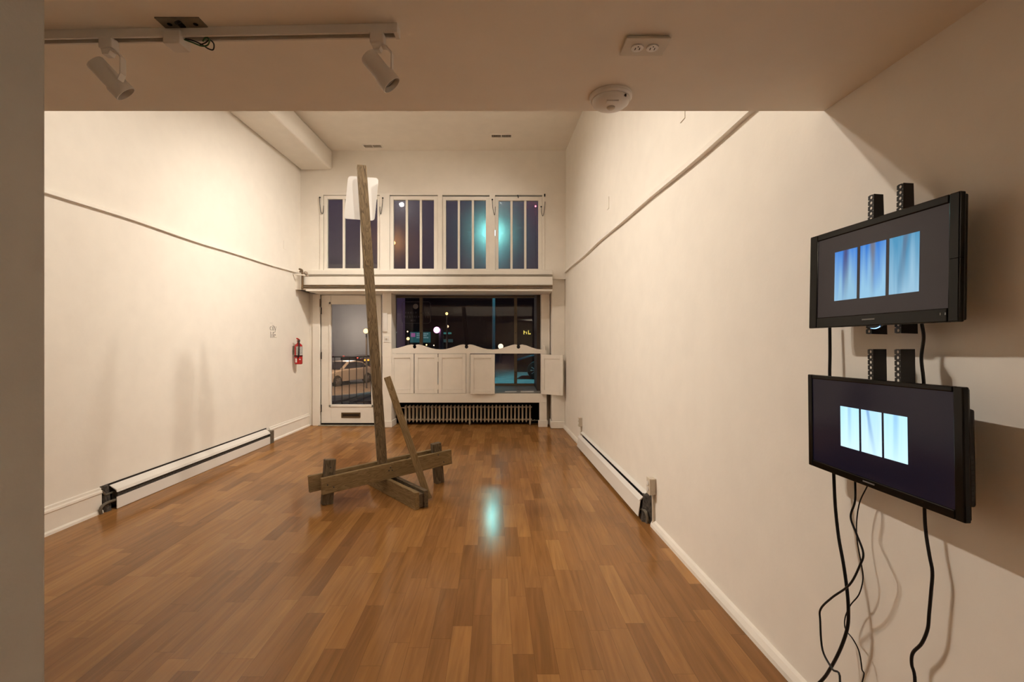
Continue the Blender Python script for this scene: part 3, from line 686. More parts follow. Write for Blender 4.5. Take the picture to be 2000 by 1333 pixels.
def can(t, c, ax, lit=False, L_=.094, r0=.023, r1=.027):
    ax = Vector(ax).normalized(); z = ax; x = z.cross(Vector((0, 1, .01))).normalized(); y = z.cross(x)
    M = Matrix(((x.x, y.x, z.x, c[0]), (x.y, y.y, z.y, c[1]), (x.z, y.z, z.z, c[2]), (0, 0, 0, 1)))
    hd = MB().lathe([(.001, 0), (r0*.92, 0), (r0, .004), (r0, L_*.60), (r1, L_*.68), (r1, L_), (r1-.002, L_), (r1-.003, L_-.012)], 36, M, cap=False).build('lamp_housing', M_lampoff, t, smooth=True)
    MB().lathe([(r1-.003, L_-.014), (.001, L_-.010)], 24, M, cap=True).build('lamp_face', M_bulb if lit else M_bulboff, hd)
    return M
def place_head(loc, rotz, axis, label, centre=(-.020, 0, -.060), side=1, lit=None, energy=0, spot=1.2, aim=None, group='track spotlights'):
    t = track_head(0, label); t['group'] = group; yoke(t, side, 0)
    t.location = loc; t.rotation_euler = (0, 0, rotz)
    if aim is not None:
        bpy.context.view_layer.update()
        wc = Vector(loc)+Vector((0, 0, -.10)); dirw = (Vector(aim)-wc).normalized()
        dl = t.matrix_world.inverted().to_3x3() @ dirw; c0 = Vector((0, 0, -.10))-dl*.05
        can(t, c0, dl, True)
        ld = bpy.data.lights.new('spot_lamp', 'SPOT'); ld.energy = energy; ld.color = LAMP_COL; ld.spot_size = spot; ld.spot_blend = 1.0; ld.shadow_soft_size = .045
        lo = bpy.data.objects.new('spot_lamp', ld); COL.objects.link(lo); lo.parent = t
        lo.matrix_local = Matrix.Translation(c0+dl*.100) @ dl.to_track_quat('-Z', 'Y').to_matrix().to_4x4()
    else:
        can(t, centre, axis)
    return t
pA = MT @ Vector((-.830+.04, 0, -.020)); pA.x = X_(213, pA.y)
place_head(pA, math.atan2(d.y, d.x), (.50, .42, -.66), 'white spotlight at the left end of the ceiling track, back end showing', centre=(-.030, -.012, -.066))
pB = MT @ Vector((-.040, 0, -.020)); pB.x = X_(738, pB.y)
place_head(pB, math.atan2(d.y, d.x), (.60, .16, -.72), 'white spotlight hanging near the right end of the ceiling track', centre=(-.024, -.006, -.060))

# lit tracks on the high ceiling (out of frame) that wash the two long walls
def hightrack(x, y0, y1, label):
    t = thing('ceiling_track', label, 'lighting track', (x, y0, ZC), 'high lighting tracks')
    MB().box(-.017, .017, 0, y1-y0, -.02, 0).build('channel', M_lampoff, t)
hightrack(-2.25, 2.6, 5.1, 'white lighting track on the high ceiling nearer the left wall')
hightrack(-.20, 2.2, 5.7, 'white lighting track on the high ceiling nearer the right wall')
for i, (y, ty, tz, e) in enumerate(((3.2, 1.7, 1.0, 1.05), (3.55, 3.5, 1.15, 1.0), (4.65, 5.0, 1.3, 1.0))):
    place_head((-2.25, y, ZC-.02), PI/2, None, ('lit spotlight on the high left track, nearest the camera', 'lit spotlight on the high left track, middle one', 'lit spotlight on the high left track, farthest')[i], aim=(wallR(ty), ty, tz), energy=LAMP_W['R']*e, spot=math.radians(86), group='lit spotlights on the high ceiling')
for i, (y, ty, tz, e) in enumerate(((2.3, 3.6, 1.5, 1.0), (4.15, 4.9, 1.3, .62), (5.0, 6.3, 1.6, 1.5))):
    place_head((-.20, y, ZC-.02), PI/2, None, ('lit spotlight on the high right track, nearest the camera', 'lit spotlight on the high right track, middle one', 'lit spotlight on the high right track, farthest')[i], aim=(WL, ty, tz), energy=LAMP_W['L']*e, spot=math.radians(86), group='lit spotlights on the high ceiling')
for i, (x, y, tx, tz, e) in enumerate(((-2.25, 4.9, -1.4, 2.3, .9), (-.20, 5.4, -.6, 2.3, .8))):  # two extra spots added as fill for the dim front wall
    place_head((x, y, ZC-.02), PI/2, None, ('fill spotlight added on the high left track to brighten the shop front', 'fill spotlight added on the high right track to brighten the shop front')[i], aim=(tx, YF, tz), energy=LAMP_W['F']*e*.3, spot=math.radians(95), group='lit spotlights on the high ceiling')
# unseen uplight added behind the camera as fill for the low ceiling
sc_p = Vector((wallR(-1.6), -1.6, 1.55))
t = thing('fill_uplight', 'unseen fill uplight added on the right wall behind the viewpoint', 'fill light', sc_p)
MB().lathe([(.03, -.06), (.06, 0), (.058, 0), (.028, -.055)], 24, Matrix.Translation((-.07, 0, 0)), cap=False).build('shade', M_lampoff, t, smooth=True)
MB().box(-.02, 0, -.03, .03, -.06, .0).build('back_plate', M_lampoff, t, bevel=.003)
ld = bpy.data.lights.new('fill_uplight_lamp', 'SPOT'); ld.energy = 300; ld.color = LAMP_COL; ld.spot_size = math.radians(125); ld.spot_blend = 1; ld.shadow_soft_size = .04
lo = bpy.data.objects.new('fill_uplight_lamp', ld); COL.objects.link(lo); lo.parent = t; lo.location = (-.08, 0, .01); lo.rotation_euler = (math.radians(180-14), 0, 0)
# unlit row on the gallery front, seen mirrored in the shop window
t = thing('ceiling_track', 'lighting track along the gallery front above the low ceiling', 'lighting track', (-2.6, YL, 2.86), 'high lighting tracks')
MB().box(0, 3.2, .0, .03, -.015, .015).build('channel', M_steel, t)
for i, x in enumerate((-2.16, -1.72, -1.20, -.78)):
    place_head((x, YL+.03, 2.85), 0, (.55, .3, -.75) if i < 3 else (.02, .4, -.8), 'unlit white spotlight on the gallery front, number %s from the left wall' % ('one', 'two', 'three', 'four')[i], group='unlit spotlights on the gallery front')

# ------------------------------------------------------------------ the leaning wooden sculpture
u = Vector((.817, .576, 0)).normalized(); nrm = Vector((.576, -.817, 0)).normalized()
base = Vector((-1.129, 4.187, 0))
sc = thing('timber_sculpture', 'tall leaning timber post on a rough sawhorse base with a white panel near its top', 'sculpture', base)
SI = inv(sc)
def board(name, a, b, w_, d_, side, mat_, bev=.004, taper=None):
    # a->b long axis, w_ across 'side' direction, d_ across the third
    a, b = Vector(a), Vector(b); X = (b-a).normalized(); Y = (Vector(side)-X*Vector(side).dot(X)).normalized(); Z = X.cross(Y)
    M = Matrix(((X.x, Y.x, Z.x, a.x), (X.y, Y.y, Z.y, a.y), (X.z, Y.z, Z.z, a.z), (0, 0, 0, 1)))
    L_ = (b-a).length; m = MB(); n = max(1, int(L_/.25))
    for i in range(n): m.box(L_*i/n, L_*(i+1)/n, -w_/2, w_/2, -d_/2, d_/2)
    bmesh.ops.remove_doubles(m.bm, verts=m.bm.verts, dist=1e-5)
    kill = [f for f in m.bm.faces if abs(f.normal.x) > .9 and 1e-4 < f.calc_center_median().x < L_-1e-4]
    bmesh.ops.delete(m.bm, geom=kill, context='FACES_ONLY')
    if taper: taper(m, L_)
    o = m.build(name, mat_, None, bevel=bev); o.parent = sc; o.matrix_local = SI @ M
    return o
legL_t, legL_b = P(644.5, 897.5, 3.93), P(638.5, 985.3, 3.90); legL_b.z = 0
legR_t, legR_b = P(851, 866, 4.46), P(857.5, 943.5, 4.49); legR_b.z = 0
board('leg', legL_b, legL_t, .088, .06, u, M_leg); board('leg', legR_b, legR_t, .088, .06, u, M_leg)
off = .050
cL, cR = Vector((-1.535, 3.90, .170)), Vector((-.698, 4.49, .238))
du = (cR-cL).normalized()
fa, fb = cL-du*.055+nrm*off, cR+du*.105+nrm*off
board('crossbeam', fa, fb, .136, .036, (0, 0, 1), M_beam)
fa2, fb2 = cL-du*.13-nrm*off+Vector((0, 0, .012)), cR+du*.05-nrm*off+Vector((0, 0, .012))
board('crossbeam', fa2, fb2, .136, .036, (0, 0, 1), M_beam)
# box foot: two boards and a spacer
P1, P2 = Vector((-.770, 3.747, 0)), Vector((-.682, 3.828, 0)); bd = Vector((-.66, .753, 0)).normalized(); bp = Vector((bd.y, -bd.x, 0))
bp = (P2-P1).normalized(); bd = Vector((-bp.y, bp.x, 0)); 
bd = Vector((-.655, .756, 0)).normalized(); bp = Vector((bd.y, -bd.x, 0))
def cutend(m, L_):
    for v in m.bm.verts:
        if v.co.x > L_-.01 and v.co.y > 0: v.co.x -= .16
Lb = .92
c1 = P1+bp*.019+Vector((0, 0, .070)); c2 = P1+bp*.101+Vector((0, 0, .070))
board('foot_board', c1, c1+bd*Lb, .138, .037, (0, 0, 1), M_beam, taper=cutend)
board('foot_board', c2-bd*.0, c2+bd*Lb, .138, .037, (0, 0, 1), M_leg, taper=cutend)
c3 = P1+bp*.060+Vector((0, 0, .062))+bd*.012
board('spacer_block', c3, c3+bd*.22, .110, .042, (0, 0, 1), M_leg)
# post
pb, pt = Vector((-1.150, 4.20, .150)), P(706, 325.5, 4.36)
pa = Matrix.Rotation(math.radians(22), 3, 'Z') @ Vector((1, 0, 0))
post = board('post', pb, pt, .083, .085, pa, M_post, bev=.007)
# brace
ba, bb = P(837, 975, 4.0), P(756, 737, 4.135); ba.z = .01
board('brace', ba, bb, .058, .038, Vector((1, .25, 0)), M_beam)
# nails
w = MB()
for (px, py, Y) in ((763, 914, 4.03), (760, 920, 4.03), (766, 919, 4.03), (640, 948, 3.80), (652, 952, 3.80), (646, 914, 3.88), (856, 889, 4.39), (867, 903, 4.41)):
    w.ball(P(px, py, Y+.01), .006, 8)
xf(w, SI).build('nail', M_steel, sc)
# knot scar on brace
# white panel
X_ax = (pt-pb).normalized(); side = Vector((1, .10, 0)); side = (side-X_ax*side.dot(X_ax)).normalized(); nn = X_ax.cross(side)
q = [P(671, 344, 4.50), P(732.5, 348.5, 4.50), P(738.5, 431.5, 4.47), P(680.8, 427, 4.47)]
cen = sum(q, Vector())/4
ax_u = ((q[1]+q[2])-(q[0]+q[3])).normalized(); ax_v = ((q[0]+q[1])-(q[3]+q[2])); ax_v = (ax_v-ax_u*ax_v.dot(ax_u)).normalized(); ax_n = ax_u.cross(ax_v)
wv = ((q[1]+q[2])-(q[0]+q[3])).length/2; hv = ((q[0]+q[1])-(q[3]+q[2])).length/2; r = .03
shear = 0.0
lp = arc_pts(wv/2-r, hv/2-r, r, 0, PI/2)+arc_pts(-wv/2+r, hv/2-r, r, PI/2, PI)+arc_pts(-wv/2+r, -hv/2+r, r, PI, 1.5*PI)+arc_pts(wv/2-r, -hv/2+r, r, 1.5*PI, 2*PI)
w = MB().prism([(a, b, -.0015) for a, b in lp], (0, 0, .003))
o = w.build('sign_panel', M_sign, sc); o['label'] = 'white rounded sign panel seen from behind'
MM = Matrix(((ax_u.x, ax_v.x, ax_n.x, cen.x), (ax_u.y, ax_v.y, ax_n.y, cen.y), (ax_u.z, ax_v.z, ax_n.z, cen.z), (0, 0, 0, 1)))
o.matrix_local = SI @ MM

# ------------------------------------------------------------------ fire extinguisher
ex = Vector((WL+.085, 6.96, 1.005))
t = thing('fire_extinguisher', 'small red fire extinguisher hanging on the left wall near the door', 'fire extinguisher', ex)
MB().lathe([(.045, 0), (.055, .008), (.056, .02), (.056, .26), (.050, .285), (.030, .305), (.020, .312), (.018, .325)], 32).build('cylinder', M_red, t, smooth=True)
a0 = math.radians(-100)
w = MB(); n = 12
for i in range(n):
    A, B = a0+i*math.radians(110)/n, a0+(i+1)*math.radians(110)/n
    w.quad(*[(.0568*math.cos(a), .0568*math.sin(a), z) for a, z in ((A, .135), (B, .135), (B, .265), (A, .265))])
w.build('label_sticker', M_label, t)
w = MB(); w.box(-.02, .004, -.0575, -.0565, .03, .09); w.build('inspection_tag', M_paper, t)
MB().lathe([(.016, .32), (.018, .34), (.012, .36)], 16).build('valve', M_galv, t, smooth=True)
w = MB(); w.hexa([(-.012, -.05, .372), (.012, -.05, .372), (.012, .03, .350), (-.012, .03, .350), (-.012, -.05, .392), (.012, -.05, .392), (.012, .03, .366), (-.012, .03, .366)])
w.hexa([(-.010, -.045, .345), (.010, -.045, .345), (.010, .03, .340), (-.010, .03, .340), (-.010, -.045, .352), (.010, -.045, .352), (.010, .03, .350), (-.010, .03, .350)])
w.build('handle', M_red, t, bevel=.003)
MB().tube(smoothpath([(.01, .02, .345), (.02, -.02, .35), (.035, -.055, .31), (.04, -.07, .22), (.035, -.068, .13), (.02, -.064, .10)], 6), .009, 8).build('hose', M_cable, t, smooth=True)
MB().lathe([(.0575, .118), (.0575, .132)], 28).build('strap', M_dark, t)
MB().box(-.085, -.05, -.008, .008, .14, .27).build('wall_bracket', M_galv, t)
MB().lathe([(.010, 0), (.010, .006)], 12, Matrix.Translation((.040, -.045, .075)) @ Matrix.Rotation(PI/2, 4, 'X') @ Matrix.Rotation(.8, 4, 'Y')).build('pressure_gauge', M_paper, t)

# ------------------------------------------------------------------ "city life." lettering on the left wall
w = MB()
Yw0 = onL(527, 650).y; cell = .0
def stem(x, z0, z1, t=.0085): w.box(WL, WL+.0012, Yw0+x-t/2, Yw0+x+t/2, z0, z1)
def ser(x, z, ww=.016, t=.0022): w.box(WL, WL+.0012, Yw0+x-ww/2, Yw0+x+ww/2, z-t/2, z+t/2)
def bowl(x, z, rx, rz, a0, a1, t0=.0024, t1=.0052, n=22):
    prev = None
    for i in range(n+1):
        a = a0+(a1-a0)*i/n; th = t0+(t1-t0)*abs(math.cos(a))
        o_, i_ = (Yw0+x+(rx+th)*math.cos(a), z+(rz+th*.7)*math.sin(a)), (Yw0+x+(rx-th)*math.cos(a), z+(rz-th*.7)*math.sin(a))
        if prev: w.hexa([(WL, prev[0][0], prev[0][1]), (WL, prev[1][0], prev[1][1]), (WL, i_[0], i_[1]), (WL, o_[0], o_[1]),
                         (WL+.0012, prev[0][0], prev[0][1]), (WL+.0012, prev[1][0], prev[1][1]), (WL+.0012, i_[0], i_[1]), (WL+.0012, o_[0], o_[1])])
        prev = (o_, i_)
def diag(x0, z0, x1, z1, t):
    w.hexa([(WL, Yw0+x0-t, z0), (WL, Yw0+x0+t, z0), (WL, Yw0+x1+t, z1), (WL, Yw0+x1-t, z1), (WL+.0012, Yw0+x0-t, z0), (WL+.0012, Yw0+x0+t, z0), (WL+.0012, Yw0+x1+t, z1), (WL+.0012, Yw0+x1-t, z1)])
zb1 = onL(527, 645.5).z; zb2 = onL(527, 660).z; xh = .052
bowl(.028, zb1+xh/2, .020, xh/2-.002, math.radians(55), math.radians(310))
stem(.068, zb1, zb1+xh); ser(.068, zb1); stem(.068, zb1+xh+.012, zb1+xh+.019)
stem(.098, zb1+.004, zb1+xh+.018); ser(.099, zb1+xh, .026); bowl(.108, zb1+.010, .009, .009, PI, 1.8*PI)
diag(.125, zb1+xh, .146, zb1, .0045); diag(.168, zb1+xh, .140, zb1-.022, .0018); ser(.126, zb1+xh); ser(.168, zb1+xh, .012); bowl(.134, zb1-.018, .006, .005, -PI, .3)
stem(.020, zb2, zb2+.082); ser(.020, zb2); ser(.016, zb2+.082, .010)
stem(.056, zb2, zb2+xh); ser(.056, zb2); stem(.056, zb2+xh+.012, zb2+xh+.019)
stem(.088, zb2, zb2+.066); ser(.088, zb2); ser(.090, zb2+xh, .026); bowl(.099, zb2+.066, .010, .012, 0, PI)
bowl(.132, zb2+xh/2, .018, xh/2-.002, math.radians(5), math.radians(310)); ser(.132, zb2+xh/2+.004, .036)
stem(.170, zb2, zb2+.009, .009)
w.box(WL, WL+.001, Yw0+.0, Yw0+.08, zb1+xh+.045, zb1+xh+.0463)
tag(w.build('wall_lettering', M_letter), 'small serif words city life on the left wall before the extinguisher', 'lettering')

# ------------------------------------------------------------------ the two televisions
def screen_mat(name, kind, c_top, c_bot, c_str, st, seed, ang=0.0, xs_=.0):
    m = bpy.data.materials.new(name); m.use_nodes = True; t = m.node_tree; t.nodes.clear(); N = t.nodes.new; L = t.links.new
    tc = N('ShaderNodeTexCoord'); sp = N('ShaderNodeSeparateXYZ'); L(tc.outputs['Generated'], sp.inputs[0])
    mp = N('ShaderNodeMapping'); mp.inputs['Rotation'].default_value = (0, ang, 0); mp.inputs['Scale'].default_value = (3.2, 1, .45); mp.inputs['Location'].default_value = (seed, seed*.7, seed*.3)
    L(tc.outputs['Generated'], mp.inputs['Vector'])
    n = N('ShaderNodeTexNoise'); n.inputs['Scale'].default_value = 1.3; n.inputs['Detail'].default_value = 2; L(mp.outputs[0], n.inputs['Vector'])
    r1 = N('ShaderNodeMix'); r1.data_type = 'RGBA'; r1.inputs['A'].default_value = (*c_bot, 1); r1.inputs['B'].default_value = (*c_top, 1)
    zz = N('ShaderNodeMath'); zz.operation = 'MULTIPLY_ADD'; zz.inputs[1].default_value = 1.6; L(n.outputs['Fac'], zz.inputs[0])
    za = N('ShaderNodeMath'); za.operation = 'MULTIPLY_ADD'; za.inputs[1].default_value = 1.0; za.inputs[2].default_value = -.85; L(sp.outputs['Z'], za.inputs[0]); L(za.outputs[0], zz.inputs[2])
    zz.use_clamp = True; L(zz.outputs[0], r1.inputs['Factor'])
    # soft trunk streak, wandering
    xx = N('ShaderNodeMath'); xx.operation = 'MULTIPLY_ADD'; L(sp.outputs['Z'], xx.inputs[0]); xx.inputs[1].default_value = -math.tan(ang)*.9; L(sp.outputs['X'], xx.inputs[2])
    dx = N('ShaderNodeMath'); dx.operation = 'SUBTRACT'; L(xx.outputs[0], dx.inputs[0]); dx.inputs[1].default_value = .5+xs_-math.tan(ang)*.45
    wob = N('ShaderNodeMath'); wob.operation = 'MULTIPLY_ADD'; wob.inputs[1].default_value = .22; L(n.outputs['Fac'], wob.inputs[0]); L(dx.outputs[0], wob.inputs[2])
    ws = N('ShaderNodeMath'); ws.operation = 'SUBTRACT'; L(wob.outputs[0], ws.inputs[0]); ws.inputs[1].default_value = .11
    ab = N('ShaderNodeMath'); ab.operation = 'ABSOLUTE'; L(ws.outputs[0], ab.inputs[0])
    mr = N('ShaderNodeMapRange'); mr.interpolation_type = 'SMOOTHSTEP'; mr.inputs[1].default_value = .02; mr.inputs[2].default_value = .17; mr.inputs[3].default_value = .85; mr.inputs[4].default_value = 0; L(ab.outputs[0], mr.inputs[0])
    zf = N('ShaderNodeMapRange'); zf.inputs[1].default_value = .05; zf.inputs[2].default_value = .9; zf.inputs[3].default_value = .15; zf.inputs[4].default_value = 1; L(sp.outputs['Z'], zf.inputs[0])
    ml = N('ShaderNodeMath'); ml.operation = 'MULTIPLY'; L(mr.outputs[0], ml.inputs[0]); L(zf.outputs[0], ml.inputs[1])
    r2 = N('ShaderNodeMix'); r2.data_type = 'RGBA'; L(ml.outputs[0], r2.inputs['Factor']); L(r1.outputs['Result'], r2.inputs['A']); r2.inputs['B'].default_value = (*c_str, 1)
    e = N('ShaderNodeEmission'); L(r2.outputs['Result'], e.inputs[0]); e.inputs[1].default_value = st
    o = N('ShaderNodeOutputMaterial'); L(e.outputs[0], o.inputs[0]); return m

def tv(corners, screen_px, pics, name_label, mats, bottom_bar, scr_emit, arms, depth, hump, extras):
    TL, TR, BR, BL = corners
    O = (TL+TR+BR+BL)/4
    U = ((TR+BR)-(TL+BL)).normalized(); V = (TL+TR)-(BL+BR); V = (V-U*V.dot(U)).normalized(); Nn = U.cross(V)
    wd_ = ((TR+BR)-(TL+BL)).length/2; ht = ((TL+TR)-(BL+BR)).length/2
    M = Matrix(((U.x, -Nn.x, V.x, O.x), (U.y, -Nn.y, V.y, O.y), (U.z, -Nn.z, V.z, O.z), (0, 0, 0, 1)))
    t = thing('television', name_label, 'television', M=M, group='wall-mounted televisions')
    Mi = M.inverted(); C0 = Vector((0, 0, H))
    def loc(px, py):
        dd = P(px, py, 1)-C0; tt = (O-C0).dot(Nn)/dd.dot(Nn); q_ = Mi @ (C0+dd*tt); return q_.x, q_.z
    s = [loc(*p) for p in screen_px]
    sx0, sx1 = (s[0][0]+s[3][0])/2, (s[1][0]+s[2][0])/2; sz1, sz0 = (s[0][1]+s[1][1])/2, (s[2][1]+s[3][1])/2
    w = MB(); a, b = wd_/2, ht/2
    w.box(-a, sx0, 0, .016, -b, b); w.box(sx1, a, 0, .016, -b, b); w.box(sx0, sx1, 0, .016, -b, sz0); w.box(sx0, sx1, 0, .016, sz1, b)
    w.build('bezel', M_gloss, t, bevel=.003)
    MB().box(-a+.004, a-.004, .0155, .016+depth, -b+.004, b-.004).build('back_shell', M_black, t, bevel=.004)
    MB().box(*hump).build('rear_housing', M_black, t, bevel=.006)
    MB().quad((sx0, .0035, sz0), (sx1, .0035, sz0), (sx1, .0035, sz1), (sx0, .0035, sz1)).build('screen', scr_emit, t)
    for (pp, mt) in zip(pics, mats):
        l = [loc(*p) for p in pp]
        xa, xb = (l[0][0]+l[3][0])/2, (l[1][0]+l[2][0])/2; zt2, zb2_ = (l[0][1]+l[1][1])/2, (l[2][1]+l[3][1])/2
        o = MB().box(xa, xb, .0025, .0033, zb2_, zt2).build('screen_picture', mt, t)
    for (px, za, zb3, dp, taper) in arms:
        y0 = .016+depth
        ph = onR(px, 600, .055); lx = (Mi @ ph).x
        Ma = Matrix.Translation((lx, y0, za))
        n = int((zb3-za)/.0155)
        ar = MB().plate(.021, zb3-za, n, .0045, .0018, Ma)
        ar.hexa([(lx+.0088, y0, za), (lx+.0105, y0, za), (lx+.0105, y0+dp, za), (lx+.0088, y0+dp, za), (lx+.0088, y0, zb3), (lx+.0105, y0, zb3), (lx+.0105, y0+dp*taper, zb3), (lx+.0088, y0+dp*taper, zb3)])
        ar.build('mount_arm', M_steel, t)
    extras(t, loc, b, a)
    # horizontal wall rails of the mount
    w = MB()
    for z in (.06, -.06): w.box(-.13, .13, .016+depth+.026, .016+depth+.034, z-.014, z+.014)
    w.build('wall_plate', M_steel, t)
    return t
def z4(p): return (1560+p[0]/3.92, 340+p[1]/3.92)
def z5(p): return (1560+p[0]/3.3325, 640+p[1]/3.3325)
Yl, Yr = 1.625, 1.124
up = (P(1583.5, 464.5, Yl), P(1876.3, 371.5, Yr), P(1871.5, 629, Yr), P(1578.5, 642, Yl))
blue_t, blue_b = (.08, .26, .72), (.36, .62, .82)
mats_u = [screen_mat('video_still_upper_a', 0, (.06, .24, .75), (.33, .58, .78), (.09, .07, .16), .95, 1.3, .06, -.02),
          screen_mat('video_still_upper_b', 0, (.05, .22, .70), (.34, .62, .85), (.20, .19, .20), .95, 5.1, -.03, 0),
          screen_mat('video_still_upper_c', 0, (.10, .33, .55), (.36, .60, .78), (.13, .20, .30), .95, 9.7, .22, 0)]
mats_l = [screen_mat('video_still_lower_a', 0, (.50, .85, 1.0), (.66, .93, 1.0), (.36, .62, .85), 1.1, 2.2, 0, 0),
          screen_mat('video_still_lower_b', 0, (.50, .80, .98), (.66, .90, 1.0), (.20, .38, .68), 1.1, 7.1, -.35, 0),
          screen_mat('video_still_lower_c', 0, (.50, .85, 1.0), (.64, .92, 1.0), (.32, .60, .88), 1.1, 4.4, 0, .02)]
M_scrU = mat('upper_screen_black', (.010, .009, .010), .16, spec=.35, emit=(.012, .008, .010), estr=1.0)
M_scrL = mat('lower_screen_black', (.006, .006, .010), .14, spec=.35, emit=(.002, .002, .009), estr=.9)
M_logo = mat('maker_mark_grey', (.16, .15, .14), .4)
def ex_u(t, loc, b, a):
    x, z = loc(*z4((532, 1113)))
    MB().box(x-.022, x+.022, -.0008, .001, z-.002, z+.002).build('maker_mark', M_logo, t)
    x2, z2 = loc(*z4((560, 1150)))
    q0, q1 = math.radians(-90-42), math.radians(-90+42); cx_, cz_, rr_ = x2+.002, -b+.0262, .034
    w = MB().prism([(cx_+rr_*math.cos(q0+(q1-q0)*k/16), .001, cz_+rr_*math.sin(q0+(q1-q0)*k/16)) for k in range(17)], (0, .013, 0)); w.build('logo_lobe', M_gloss, t)
    arc = [(cx_+(rr_+.0004)*math.cos(q_), .006, cz_+(rr_+.0004)*math.sin(q_)) for q_ in [math.radians(-112+k*5) for k in range(12)]]
    MB().tube(arc, .0013, 6).build('standby_light', emis('blue_standby_light', (.25, .5, 1.0), 3.5), t)
    w = MB(); w.box(a-.045, a-.043, -.0006, 0, -b+.018, -b+.024); w.box(a-.033, a-.030, -.0006, 0, -b+.018, -b+.024); w.build('button_mark', M_logo, t)
    MB().box(a-.022, a, -.0006, .012, -.004, -.0025).build('bezel_joint', M_dark, t)
def ex_l(t, loc, b, a):
    x, z = loc(*z5((455, 1012)))
    MB().box(x-.022, x+.022, -.0008, .001, z-.0018, z+.0018).build('maker_mark', M_logo, t)
    w = MB()
    for k in range(9): w.box(.2695, .2706, .026, .034, -b+.05+k*.012, -b+.058+k*.012)
    w.build('side_sockets', M_steel, t)
tv(up, [z4(p) for p in ((148, 520), (1155, 217), (1132, 1030), (131, 1100))],
   [[z4(p) for p in q_] for q_ in (((275, 602), (445, 560), (432, 955), (263, 973)), ((469, 552), (665, 503), (652, 932), (457, 953)), ((693, 494), (922, 437), (907, 900), (679, 925)))],
   'upper black television showing three blurred blue pictures', mats_u, 0, M_scrU, ((1711, -.18, .238, .050, .6), (1767, -.18, .238, .050, .6)), .012, (-.16, .20, .028, .048, -.10, .10), ex_u)
Yl2, Yr2 = 1.650, 1.090
lo = (P(1578, 731.5, Yl2), P(1882.5, 757, Yr2), P(1882.5, 1023, Yr2), P(1578, 907.5, Yl2))
tv(lo, [z5(p) for p in ((88, 332), (1008, 425), (1005, 1180), (85, 862))],
   [[z5(p) for p in q_] for q_ in (((267, 512), (385, 530), (387, 803), (267, 770)), ((401, 534), (532, 555), (534, 845), (401, 808)), ((549, 560), (700, 583), (702, 892), (549, 850)))],
   'lower black television showing three pale blue-white pictures', mats_l, 0, M_scrL, ((1718, -.13, .246, .040, 1.0), (1775, -.13, .246, .040, 1.0)), .006, (-.18, .270, .020, .040, -.125, .105), ex_l)

# cables
def cable(pts, g0, g1, r, label, tail=True, head=0):
    n = len(pts); P3 = []
    for i, (a, b) in enumerate(pts):
        g = g0+(g1-g0)*i/(n-1); P3.append(onR(a, b, g))
    if tail:
        e_ = P3[-1]; dv = (P3[-1]-P3[-2]); dv.z = min(dv.z, -.05); dv.normalize()
        for zz in (.25, .06, .012):
            k = (e_.z-zz)
            if k < .05: continue
            e2 = Vector((e_.x-.02-(.06 if zz < .1 else 0), e_.y+dv.y*k*.5, zz)); P3.append(e2)
    return tag(MB().tube(smoothpath(P3, 6), r, 10).build('power_cable', M_cable, smooth=True), label, 'cable', 'cables of the televisions')
cable([(1620.5, 632), (1621, 690), (1620.5, 735), (1622, 800), (1626, 870), (1628.5, 930), (1631.5, 990), (1638, 1050), (1647, 1100), (1654, 1150), (1657, 1191), (1655, 1227), (1642, 1267), (1622.6, 1305), (1602, 1333)], .032, .060, .0052, 'thickest black cable dropping straight from the upper television and curving left below')
cable([(1800, 630), (1804, 660), (1799.5, 700), (1804, 745), (1806, 800), (1806, 900), (1805.7, 997), (1808.8, 1044), (1815.6, 1087), (1821, 1118), (1818.7, 1155), (1814.7, 1199), (1811.6, 1230), (1800, 1257.7), (1783, 1276), (1780.6, 1298), (1787, 1333)], .034, .034, .0042, 'black cable hanging under the right half of the lower television')
cable([(1670, 935), (1670, 979), (1661.5, 1010), (1673, 1044), (1686, 1081), (1679, 1106), (1659, 1143), (1625, 1168), (1603, 1190), (1602, 1214), (1606.5, 1270), (1625, 1307), (1640.6, 1333)], .055, .105, .0032, 'looping black cable that bows out farthest left below the lower television')
cable([(1694, 950), (1679, 982), (1673, 1022), (1674.6, 1059.4), (1681.8, 1099.7), (1685.5, 1130.7), (1677.7, 1161.7), (1660.7, 1183.4), (1650.5, 1208), (1651.4, 1229.8), (1665.3, 1248.4), (1677.7, 1273), (1683.3, 1307.3), (1684, 1333)], .035, .035, .0019, 'thinnest black wire winding down behind the thick cable')

# ------------------------------------------------------------------ outside
M_asph = mat('night_asphalt', (.10, .085, .075), .7, var=.3, vscale=3, bump=.3)
gm = MB(); nx, ny = 30, 30; g = []
def gz(x, y):
    def ss(t): t = max(0, min(1, t)); return t*t*(3-2*t)
    return -.06-1.24*ss((-x-2)/6)*ss((y-9.5)/12)
for i in range(nx+1):
    g.append([gm.bm.verts.new((-40+70*i/nx, 7.75+(75-7.75)*(j/ny)**1.6, gz(-40+70*i/nx, 7.75+(75-7.75)*(j/ny)**1.6))) for j in range(ny+1)])
for i in range(nx):
    for j in range(ny): gm.bm.faces.new([g[i][j], g[i+1][j], g[i+1][j+1], g[i][j+1]])
struct(gm.build('ground', M_asph))
def tubebar(name, pts, r, m_, par): return xf(MB().tube(pts, r, 8), inv(par)).build(name, m_, par)
